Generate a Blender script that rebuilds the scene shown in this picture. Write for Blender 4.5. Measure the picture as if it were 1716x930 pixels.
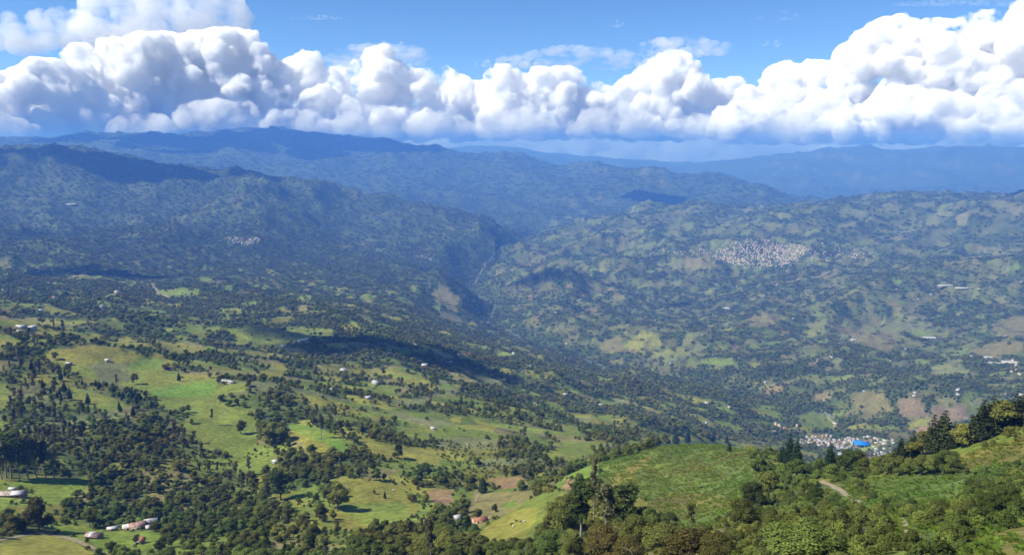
import bpy, math, random
import numpy as np

# ------------------------------------------------------------------ camera, light, exposure
scene = bpy.context.scene
for o in list(bpy.data.objects):
    bpy.data.objects.remove(o)
COL = scene.collection
W, H, F = 1716.0, 930.0, 1350.0            # photograph size, focal length in its pixels
CX, CY, Y_HORIZON = W / 2, H / 2, 245.0
PITCH = math.atan((CY - Y_HORIZON) / F)
ZC = 1000.0                                # eye height above the valley datum, metres
cam_data = bpy.data.cameras.new('camera')
cam_data.sensor_width = 36.0
cam_data.lens = 36.0 * F / W
cam_data.clip_start = 1.0
cam_data.clip_end = 300000.0
cam = bpy.data.objects.new('camera', cam_data)
COL.objects.link(cam)
cam.location = (0, 0, ZC)
cam.rotation_euler = (math.pi / 2 - PITCH, 0, 0)
scene.camera = cam

SUN_EL, SUN_AZ = math.radians(47), math.radians(-104)     # azimuth from +Y (view axis), negative = left
SUN_DIR = np.array([math.sin(SUN_AZ) * math.cos(SUN_EL), math.cos(SUN_AZ) * math.cos(SUN_EL), math.sin(SUN_EL)])
sun_data = bpy.data.lights.new('sun', 'SUN')
sun_data.energy = 5.0
sun_data.angle = math.radians(0.53)
sun_data.color = (1.0, 0.945, 0.85)
sun = bpy.data.objects.new('sun', sun_data)
COL.objects.link(sun)
sun.location = (0, 0, 3000)
sun.rotation_euler = (math.pi / 2 - SUN_EL, 0, math.pi - SUN_AZ)

world = bpy.data.worlds.new('World')
scene.world = world
world.use_nodes = True
nt = world.node_tree
nt.nodes.clear()
w_out = nt.nodes.new('ShaderNodeOutputWorld')
w_bg = nt.nodes.new('ShaderNodeBackground')
w_sky = nt.nodes.new('ShaderNodeTexSky')
w_sky.sky_type = 'NISHITA'
w_sky.sun_disc = False
w_sky.sun_elevation = SUN_EL
w_sky.sun_rotation = SUN_AZ
w_sky.altitude = 3500
w_sky.air_density = 0.85
w_sky.dust_density = 0.0
w_sky.ozone_density = 5.0
w_bg.inputs['Strength'].default_value = 0.112
w_hs = nt.nodes.new('ShaderNodeHueSaturation')
w_hs.inputs['Saturation'].default_value = 1.10
nt.links.new(w_sky.outputs['Color'], w_hs.inputs['Color'])
nt.links.new(w_hs.outputs['Color'], w_bg.inputs['Color'])
nt.links.new(w_bg.outputs['Background'], w_out.inputs['Surface'])

vs = scene.view_settings
vs.view_transform = 'Standard'
vs.look = 'None'
vs.exposure = 0.62
vs.gamma = 1.0
vs.use_curve_mapping = False
cy = scene.cycles
cy.use_denoising = True
cy.max_bounces = 28
cy.diffuse_bounces = 2
cy.glossy_bounces = 1
cy.transmission_bounces = 2
cy.transparent_max_bounces = 16
cy.volume_bounces = 26
cy.volume_step_rate = 1.0
cy.use_adaptive_sampling = True
cy.adaptive_threshold = 0.012
cy.caustics_reflective = False
cy.caustics_refractive = False

# ------------------------------------------------------------------ helpers: noise, projection
RNG = np.random.default_rng(7)
random.seed(7)
_P = np.random.default_rng(11).permutation(65536).astype(np.int64)

def _hash(ix, iy, iz, seed):
    h = _P[(ix + seed * 131) & 65535]
    h = _P[(h + iy) & 65535]
    return _P[(h + iz) & 65535]

def _fade(t):
    return t * t * t * (t * (t * 6 - 15) + 10)

def noise2(x, y, seed=0):
    """gradient noise, about -1..1"""
    xi, yi = np.floor(x).astype(np.int64), np.floor(y).astype(np.int64)
    xf, yf = x - xi, y - yi
    u, v = _fade(xf), _fade(yf)
    def g(ix, iy, dx, dy):
        a = _hash(ix, iy, 0, seed) * (2 * math.pi / 65536)
        return np.cos(a) * dx + np.sin(a) * dy
    n00 = g(xi, yi, xf, yf)
    n10 = g(xi + 1, yi, xf - 1, yf)
    n01 = g(xi, yi + 1, xf, yf - 1)
    n11 = g(xi + 1, yi + 1, xf - 1, yf - 1)
    a = n00 + u * (n10 - n00)
    b = n01 + u * (n11 - n01)
    return 1.5 * (a + v * (b - a))

def noise3(p, seed=0):
    i = np.floor(p).astype(np.int64)
    f = p - i
    u = _fade(f)
    out = 0
    for dx in (0, 1):
        wx = u[:, 0] if dx else 1 - u[:, 0]
        for dy in (0, 1):
            wy = u[:, 1] if dy else 1 - u[:, 1]
            for dz in (0, 1):
                wz = u[:, 2] if dz else 1 - u[:, 2]
                h = _hash(i[:, 0] + dx, i[:, 1] + dy, i[:, 2] + dz, seed)
                a = h * (2 * math.pi / 65536)
                c = ((h * 7919) & 65535) / 32768.0 - 1
                s = np.sqrt(np.maximum(0, 1 - c * c))
                g = np.cos(a) * s * (f[:, 0] - dx) + np.sin(a) * s * (f[:, 1] - dy) + c * (f[:, 2] - dz)
                out = out + wx * wy * wz * g
    return 1.5 * out

def fbm2(x, y, wl, octaves=4, gain=0.5, seed=0):
    out, a, s = 0, 1.0, 0
    for k in range(octaves):
        out = out + a * noise2(x / wl + 17.3 * k, y / wl - 9.1 * k, seed + k)
        s += a
        a *= gain
        wl /= 2.03
    return out / s

def ridged2(x, y, wl, octaves=4, gain=0.5, seed=0):
    out, a, s, w = 0, 1.0, 0, 1.0
    for k in range(octaves):
        n = 1 - np.abs(noise2(x / wl + 31.7 * k, y / wl + 5.3 * k, seed + k)) * 1.6
        n = np.clip(n, 0, 1) ** 2 * w
        w = np.clip(n * 1.6, 0, 1)
        out = out + a * n
        s += a
        a *= gain
        wl /= 2.03
    return out / s

def px_to_dir(x, y):
    """pixel of the photograph -> azimuth, tangent of the depression angle"""
    a, b = (np.asarray(x, float) - CX) / F, (CY - np.asarray(y, float)) / F
    dx, dy, dz = a, math.cos(PITCH) + b * math.sin(PITCH), -math.sin(PITCH) + b * math.cos(PITCH)
    return np.arctan2(dx, dy), -dz / np.hypot(dx, dy)

def to_px(X, Y, Z):
    z = Z - ZC
    fw = Y * math.cos(PITCH) - z * math.sin(PITCH)
    up = Y * math.sin(PITCH) + z * math.cos(PITCH)
    fw = np.where(fw > 1, fw, 1)
    return CX + F * X / fw, CY - F * up / fw

def smooth(a, b, x):
    t = np.clip((x - a) / (b - a), 0, 1)
    return t * t * (3 - 2 * t)

def in_poly(px, py, poly):
    c = np.zeros(px.shape, bool)
    n = len(poly)
    for i in range(n):
        x0, y0 = poly[i]
        x1, y1 = poly[(i + 1) % n]
        if y0 == y1:
            continue
        hit = ((y0 > py) != (y1 > py)) & (px < (x1 - x0) * (py - y0) / (y1 - y0) + x0)
        c ^= hit
    return c

# ------------------------------------------------------------------ terrain heights
# control points: pixel of the photograph + horizontal distance in metres, read along crests, slopes and the valley line
CP = []
def line(pts):
    CP.extend(pts)
line([(-350,930,500),(-150,930,490),(0,930,480),(200,930,480),(400,930,430),(600,930,380),(800,930,310),(1000,930,230),(1150,930,190),(1300,930,150),(1500,930,130),(1716,930,115),(1950,930,105)])
line([(-350,880,590),(-150,880,590),(0,880,590),(240,885,570),(450,890,510),(600,870,560),(700,885,500),(850,885,430),(1000,880,330),(1150,885,300),(1300,880,210),(1500,880,180),(1716,880,150),(1950,880,140)])
line([(-350,800,760),(-150,800,760),(0,800,760),(200,800,760),(400,800,760),(600,810,660),(750,820,660),(830,830,620)])
# near spur with the bracken field, its crest and the hidden fall behind it
line([(900,850,450),(960,810,500),(1010,775,530),(1100,748,560),(1200,743,560),(1265,757,520),(1100,800,460),(1200,800,440),(1150,850,370),(1260,830,340)])
line([(1080,790,720),(1180,790,720),(1270,800,720),(1080,785,1000),(1180,795,1000),(1270,800,1000)])
# right hand spur with the pines
line([(1330,775,430),(1400,785,400),(1480,772,390),(1560,750,385),(1640,725,390),(1716,700,390),(1950,620,390)])
line([(1350,805,370),(1450,812,330),(1550,805,310),(1650,785,300),(1716,775,290),(1950,740,280),(1450,850,240),(1600,850,220),(1716,840,190),(1950,830,180)])
line([(1330,835,600),(1480,835,600),(1640,800,600),(1716,785,600),(1950,720,600),(1330,820,1100),(1480,820,1100),(1640,815,1100),(1716,810,1100),(1950,800,1100)])
# left slope
line([(-350,700,900),(-150,700,900),(0,700,930),(200,710,900),(400,700,950),(550,710,900),(700,720,950),(850,735,930),(1000,765,880),(1050,748,960)])
line([(-350,650,1050),(-150,650,1050),(0,650,1070),(200,640,1120),(400,640,1150),(550,650,1180),(700,665,1200),(860,692,1250),(1000,717,1250),(1100,735,1180)])
line([(900,680,1750),(1000,690,1800),(1100,705,1850),(1200,730,2000),(1350,742,2250),(1440,745,2350),(1500,745,2350),(1600,730,2400),(1716,712,2450),(1950,700,2450)])
line([(-350,590,1200),(-150,590,1200),(0,600,1180),(170,588,1350),(300,600,1350),(450,600,1500),(600,610,1600),(750,630,1650),(900,640,2050),(1050,660,2200),(1200,680,2400)])
line([(-350,540,1700),(-150,540,1700),(0,545,1700),(200,550,1800),(400,550,2000),(600,560,2200),(750,580,2400),(900,610,2600),(1050,630,2800)])
line([(-350,490,2600),(-150,490,2600),(0,495,2600),(200,500,2700),(400,505,2800),(600,515,3100),(720,530,3600),(800,545,4000)])
line([(-350,440,4000),(-150,440,4000),(0,450,3900),(200,455,4000),(400,465,4100),(600,475,4300),(700,485,4500)])
# river and its gorge
line([(815,524,4600),(835,492,5100),(775,464,5700),(800,440,6200),(862,405,7300),(890,390,8600),(905,374,9800)])
line([(900,562,4000),(1000,592,3600),(1120,622,3250),(1250,645,3050),(1400,692,2750)])
# right bank: rim, bench, slopes, crest, hidden back
line([(880,512,4800),(950,545,4150),(1050,568,3900),(1180,590,3600),(1300,612,3350),(1420,648,2950),(1550,655,2850),(1650,650,2900),(1716,640,2950),(1950,630,2950)])
line([(950,480,5300),(1050,500,5000),(1200,520,4700),(1350,530,4500),(1500,540,4300),(1716,560,4000),(1950,560,4000)])
line([(950,432,6500),(1100,430,6200),(1280,430,6000),(1450,430,5900),(1600,440,5700),(1716,450,5500),(1950,450,5500)])
line([(950,396,7400),(1080,380,7300),(1280,380,7200),(1500,375,7200),(1716,375,7100),(1950,375,7100)])
line([(1000,375,8200),(1080,350,8700),(1180,338,8900),(1350,332,9000),(1430,322,9000),(1500,316,9000),(1600,320,9200),(1716,318,9300),(1950,318,9300)])
line([(1080,372,10500),(1200,355,10800),(1350,350,10800),(1500,340,11000),(1716,345,11000),(1950,345,11000)])
# left range
line([(-350,350,6300),(-150,350,6300),(0,360,6200),(200,370,6000),(400,390,6000),(600,410,6000),(750,430,6000),(825,418,6600)])
line([(0,300,7500),(200,310,7500),(400,330,7300),(600,365,7200),(-250,300,7500)])
line([(-350,240,9000),(-150,240,9000),(0,243,9000),(100,246,9000),(200,262,8900),(300,275,8800),(400,289,8700),(500,305,8500),(560,315,8400),(640,335,8200),(720,352,8000),(800,372,7800),(848,392,7600)])
line([(-350,270,11000),(-150,270,11000),(0,268,11000),(200,290,10500),(400,322,10300),(560,348,10000),(720,374,9600),(800,384,9200)])
# second range
line([(700,342,10800),(800,352,10800),(1000,350,10900),(1060,345,11200)])
line([(0,255,14000),(-250,260,14000),(200,258,14000),(400,262,14000),(600,280,13500),(800,302,13000),(1000,312,12600),(1150,317,12500)])
line([(-350,240,17500),(-150,240,17500),(0,236,17500),(100,230,17500),(200,226,17500),(320,227,17500),(400,220,17500),(470,217,17500),(520,222,17000),(580,233,16800),(622,234,16500),(680,243,16000),(760,252,15500),(850,263,15000),(1000,277,14500),(1100,285,14200),(1220,297,13800),(1290,312,13500),(1345,331,13200)])
line([(-350,262,21500),(-150,262,21500),(0,258,21500),(200,252,21500),(400,250,21500),(580,258,20500),(760,275,19500),(1000,300,18000),(1150,318,16800),(1260,336,15800),(1330,345,15300)])
# third range and the far right range
line([(720,256,27500),(800,244,28000),(880,250,28000),(950,259,28000),(1050,266,28000),(1150,273,28000)])
line([(1200,276,23500),(1260,268,23000),(1330,262,23000),(1420,251,23000),(1520,253,23500),(1600,251,23500),(1716,246,24000),(1950,243,24000)])
line([(1400,327,18300),(1550,323,18300),(1716,323,18300),(1950,323,18300),(1420,292,20800),(1600,288,20800),(1716,284,20800),(1950,284,20800),(1380,345,14800),(1550,340,14800),(1716,340,14800),(1950,340,14800)])
line([(800,262,34000),(950,272,34000),(1150,284,34000),(1330,278,29000),(1500,268,29000),(1716,264,29000),(1950,262,29000)])

cp = np.array(CP, float)
cp_az, cp_t = px_to_dir(cp[:, 0], cp[:, 1])
pts = [(a, math.log(d), t) for a, d, t in zip(cp_az, cp[:, 2], cp_t)]
for a in np.linspace(-0.85, 0.85, 9):
    pts.append((a, math.log(12), 0.85))
    pts.append((a, math.log(45), 0.70))
    pts.append((a, math.log(44000), 0.035))
for a in (-0.75, -0.5, -0.3, -0.1):
    pts.append((a, math.log(200), 0.63))
pts = np.array(pts)
USC = 3.0
pu = np.stack([pts[:, 0] * USC, pts[:, 1]], 1)

def tps_kernel(r2):
    return 0.5 * r2 * np.log(r2 + 1e-12)

n = len(pts)
A = np.zeros((n + 3, n + 3))
A[:n, :n] = tps_kernel(((pu[:, None] - pu[None]) ** 2).sum(-1)) + np.eye(n) * 2e-4
A[:n, n:] = np.c_[np.ones(n), pu]
A[n:, :n] = A[:n, n:].T
tps_w = np.linalg.solve(A, np.r_[pts[:, 2], 0, 0, 0])

NA, ND = 800, 840
AZ0, AZ1 = -0.74, 0.74
D0, D1 = 14.0, 31000.0
AZ = np.linspace(AZ0, AZ1, NA)
LD = np.linspace(math.log(D0), math.log(D1), ND)

def tps_grid(step):
    az, ld = AZ[::step], LD[::step]
    if az[-1] != AZ[-1]: az = np.r_[az, AZ[-1]]
    if ld[-1] != LD[-1]: ld = np.r_[ld, LD[-1]]
    out = np.zeros((len(az), len(ld)))
    for i in range(n):
        r2 = ((az * USC - pu[i, 0]) ** 2)[:, None] + ((ld - pu[i, 1]) ** 2)[None]
        out += tps_w[i] * tps_kernel(r2)
    out += tps_w[n] + tps_w[n + 1] * (az * USC)[:, None] + tps_w[n + 2] * ld[None]
    return az, ld, out

_az, _ld, _t = tps_grid(3)
_tmp = np.stack([np.interp(LD, _ld, r) for r in _t])
T = np.stack([np.interp(AZ, _az, _tmp[:, j]) for j in range(ND)], 1)
DD = np.exp(LD)[None, :]
GX, GY = np.sin(AZ)[:, None] * DD, np.cos(AZ)[:, None] * DD
GD = np.broadcast_to(DD, GX.shape)

def seg_dist(X, Y, P):
    best = np.full(X.shape, 1e9)
    for (x0, y0), (x1, y1) in zip(P[:-1], P[1:]):
        vx, vy = x1 - x0, y1 - y0
        t = np.clip(((X - x0) * vx + (Y - y0) * vy) / (vx * vx + vy * vy + 1e-9), 0, 1)
        best = np.minimum(best, np.hypot(X - x0 - t * vx, Y - y0 - t * vy))
    return best

def px_xy(x, y, d):
    a, t = px_to_dir(x, y)
    return float(np.sin(a) * d), float(np.cos(a) * d)

RIVER_PX = [(905,374,9800),(890,390,8600),(862,405,7300),(800,440,6200),(775,464,5700),(835,492,5100),(815,524,4600),(900,562,4000),(1000,592,3600),(1120,622,3250),(1250,645,3050),(1400,692,2750)]
RIVER = [px_xy(*p) for p in RIVER_PX]
GZ = ZC - T * DD
# relief: ridges and gullies, stronger where the country is steep and far, gentle near by
far_k = smooth(2600, 6500, GD)
mid_k = smooth(700, 1800, GD) * (1 - 0.5 * far_k)
warpx = fbm2(GX, GY, 1500, 3, seed=90) * 260
warpy = fbm2(GX, GY, 1500, 3, seed=95) * 260
r_big = ridged2(GX + warpx, GY + warpy, 2300, 5, 0.52, seed=3) - 0.42
r_mid = ridged2(GX + warpx * .4, GY + warpy * .4, 620, 4, 0.5, seed=20) - 0.42
r_sml = ridged2(GX, GY, 190, 3, 0.5, seed=40) - 0.42
vfar_k = smooth(9500, 14000, GD)
crest_damp = 1 - 0.55 * smooth(24000, 27000, GD)
GZ = GZ + r_big * (far_k * 100 + vfar_k * 115 + 140 * smooth(5000, 6200, GD) * (1 - smooth(8000, 9000, GD)) * (AZ[:, None] < -.02)) * crest_damp
GZ = GZ + r_mid * (far_k * 62 * (1 - .6 * vfar_k) + mid_k * 34)
_rbk = smooth(-0.02, 0.06, np.broadcast_to(AZ[:, None], GX.shape) - np.interp(GD, [math.hypot(*q) for q in RIVER[::-1]], [math.atan2(*q) for q in RIVER[::-1]])) * smooth(2600, 3400, GD) * (1 - smooth(8500, 9500, GD))
GZ = GZ + r_sml * (mid_k * 13 + far_k * 12 * (1 - vfar_k) + 9 * _rbk) + r_big * 75 * _rbk
GZ = GZ + fbm2(GX, GY, 260, 3, seed=60) * 7 * smooth(350, 900, GD) * (1 - far_k)
GZ = GZ + fbm2(GX, GY, 45, 3, seed=66) * 1.3 * smooth(60, 200, GD) * (1 - smooth(1200, 3000, GD))

# separate hillocks (pixel, distance, half width, half depth, height, all metres)
BUMPS = [(742,492,4900,170,150,115),(1284,548,4250,120,130,45),(1466,586,3750,140,140,42),(1530,690,2800,230,90,40),
         (1690,560,3900,160,160,60),(1090,560,4000,200,140,30),(170,600,1290,70,75,16),(1020,560,4300,140,120,35),
         (930,478,5400,330,150,115),(700,520,4300,260,160,40),(620,545,2700,300,170,22),(440,665,1080,60,70,14),(1360,705,2500,75,75,22)]
for bx, by, bd, ra, rb, hh in BUMPS:
    cx_, cy_ = px_xy(bx, by, bd)
    a = math.atan2(cx_, cy_)
    ux, uy = math.cos(a), -math.sin(a)
    dx, dy = GX - cx_, GY - cy_
    u, v = dx * ux + dy * uy, -dx * uy + dy * ux
    w_ = 1 + 0.35 * fbm2(GX, GY, ra * 0.8, 3, seed=int(bx))
    GZ = GZ + hh * np.exp(-((u / ra) ** 2 + (v / rb) ** 2) * w_)
# the river bed cut into the valley floor
rd = seg_dist(GX, GY, RIVER)
rd = rd + fbm2(GX, GY, 260, 3, seed=77) * 60
GZ = GZ - 55 * np.exp(-(np.maximum(rd, 0) / 150.0) ** 2) * smooth(2500, 3200, GD)
T = (ZC - GZ) / DD                            # final tangents of depression
TMIN = np.minimum.accumulate(T, 1)            # what hides what, along each azimuth

def grid_sample(arr, X, Y):
    az = np.arctan2(X, Y)
    ld = np.log(np.hypot(X, Y) + 1e-6)
    fa = np.clip((az - AZ0) / (AZ1 - AZ0) * (NA - 1), 0, NA - 1.001)
    fd = np.clip((ld - LD[0]) / (LD[-1] - LD[0]) * (ND - 1), 0, ND - 1.001)
    ia, idd = fa.astype(int), fd.astype(int)
    u, v = fa - ia, fd - idd
    return (arr[ia, idd] * (1 - u) * (1 - v) + arr[ia + 1, idd] * u * (1 - v) + arr[ia, idd + 1] * (1 - u) * v + arr[ia + 1, idd + 1] * u * v)

def ground_z(x, y):
    return float(grid_sample(GZ, np.array([x]), np.array([y]))[0])

def hit(x, y, dmin=0):
    """first point of the ground seen along a pixel of the photograph"""
    a, t = px_to_dir(x, y)
    ia = int(np.clip(round((float(a) - AZ0) / (AZ1 - AZ0) * (NA - 1)), 0, NA - 1))
    k = np.nonzero((T[ia] <= t) & (DD[0] >= dmin))[0]
    d = float(DD[0, k[0]]) if len(k) else D1
    X, Y = math.sin(a) * d, math.cos(a) * d
    return X, Y, ground_z(X, Y), d

# ------------------------------------------------------------------ land cover
PX, PY = to_px(GX, GY, GZ)
AZG = np.broadcast_to(AZ[:, None], GX.shape)
_rv = sorted(((math.hypot(*p), math.atan2(*p)) for p in RIVER))
AZ_RIVER = np.interp(GD, [r[0] for r in _rv], [r[1] for r in _rv])
right_bank = smooth(-0.02, 0.05, AZG - AZ_RIVER) * smooth(2300, 2900, GD)

def cells(X, Y, size, seed, ax=1.0):
    """jittered cells: id hash 0..1, distance to the nearest border in metres"""
    x, y = X / size, Y / (size * ax)
    xi, yi = np.floor(x).astype(np.int64), np.floor(y).astype(np.int64)
    f1 = np.full(x.shape, 9.0); f2 = np.full(x.shape, 9.0); idv = np.zeros(x.shape)
    for i in (-1, 0, 1):
        for j in (-1, 0, 1):
            h = _hash(xi + i, yi + j, 3, seed)
            cx_ = xi + i + 0.1 + 0.8 * (h / 65536.0)
            cy_ = yi + j + 0.1 + 0.8 * (((h * 2654435) >> 4) & 65535) / 65536.0
            d = (x - cx_) ** 2 + (y - cy_) ** 2
            near = d < f1
            f2 = np.where(near, f1, np.minimum(f2, d))
            idv = np.where(near, ((h * 40503) & 65535) / 65536.0, idv)
            f1 = np.where(near, d, f1)
    return idv, (np.sqrt(f2) - np.sqrt(f1)) * size * 0.5

wx = GX + fbm2(GX, GY, 300, 3, seed=110) * 80
wy = GY + fbm2(GX, GY, 300, 3, seed=117) * 80
id1, bd1 = cells(wx, wy, 72.0, 5, 0.8)            # small holdings
id2, bd2 = cells(wx, wy, 150.0, 6, 0.75)          # larger fields
big_cells = smooth(4000, 8000, GD)
idc = np.where(RNG.random(GX.shape) * 0 + big_cells > 0.5, id2, id1)
bdc = np.where(big_cells > 0.5, bd2, bd1)
patch = fbm2(GX, GY, 700, 4, 0.55, seed=130)
fine = fbm2(GX, GY, 120, 4, 0.6, seed=140)

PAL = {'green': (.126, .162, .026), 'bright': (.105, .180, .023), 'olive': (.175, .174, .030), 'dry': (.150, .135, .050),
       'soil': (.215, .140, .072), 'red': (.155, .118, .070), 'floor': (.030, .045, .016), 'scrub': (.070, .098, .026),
       'bracken': (.082, .120, .022), 'bracken_dry': (.135, .125, .030), 'pale': (.135, .145, .055), 'lawn': (.116, .172, .022)}
col = np.zeros(GX.shape + (3,))
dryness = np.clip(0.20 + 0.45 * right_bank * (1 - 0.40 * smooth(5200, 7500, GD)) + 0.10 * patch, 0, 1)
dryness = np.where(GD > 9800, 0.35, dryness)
u = idc
open_col = np.where((u < dryness * 0.55)[..., None], PAL['dry'], np.where((u < dryness * 0.95)[..., None], PAL['pale'], np.where((u < 0.55 + dryness * 0.3)[..., None], PAL['olive'], np.where(((u < 0.975) | (GD < 1650))[..., None], PAL['green'], PAL['soil']))))
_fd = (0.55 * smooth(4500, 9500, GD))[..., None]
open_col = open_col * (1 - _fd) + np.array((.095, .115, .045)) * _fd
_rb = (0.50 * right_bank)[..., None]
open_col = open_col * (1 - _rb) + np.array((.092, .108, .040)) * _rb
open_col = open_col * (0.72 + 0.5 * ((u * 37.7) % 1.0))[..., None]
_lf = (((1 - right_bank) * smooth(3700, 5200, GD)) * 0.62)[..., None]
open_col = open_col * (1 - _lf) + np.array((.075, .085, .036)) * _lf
# share of ground under trees
forest = 0.56 + 0.30 * patch + 0.35 * fine
forest = forest - 0.08 * right_bank * (1 - 0.35 * smooth(5500, 8000, GD))
forest = forest + 0.02 * smooth(1500, 1900, GD) * (1 - smooth(3200, 4000, GD)) * (1 - right_bank)
left_far = (1 - right_bank) * smooth(3700, 5200, GD)
forest = forest + 0.34 * left_far + 0.45 * smooth(9500, 11500, GD)
forest = forest + 0.35 * np.exp(-(rd / 120.0) ** 2) * smooth(2500, 3200, GD)
forest = forest + np.where(((idc * 91.7) % 1.0) < 0.42, 0.25, -0.22)
forest = forest + 0.35 * (bdc < np.clip(GD * 0.0022, 3.0, 13.0))                 # hedges along the field borders
nearf = np.clip(0.43 + 0.95 * fine + 0.25 * patch + 0.45 * fbm2(GX, GY, 42, 2, seed=145), 0.08, 1)
DENSE = [[(150,690),(300,690),(330,760),(420,800),(470,860),(540,890),(560,960),(100,960),(290,880),(150,850)], [(-60,610),(60,600),(220,660),(310,700),(300,800),(150,800),(-60,805)],
         [(365,665),(420,645),(500,650),(530,700),(440,705),(380,690)], [(430,780),(560,770),(560,800),(470,830),(430,830)], [(640,880),(800,880),(960,880),(960,960),(560,960)], [(1255,750),(1420,770),(1420,960),(1180,960),(1260,840)]]
for q in DENSE:
    nearf = np.where(in_poly(PX, PY, q) & (GD < 1650), np.maximum(nearf, 0.60 + 0.45 * fine), nearf)
forest = np.where(GD < 1650, np.clip(nearf, 0, 1), forest)
near_wood = GD < 1650
forest = np.clip(forest, 0, 1)

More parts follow.
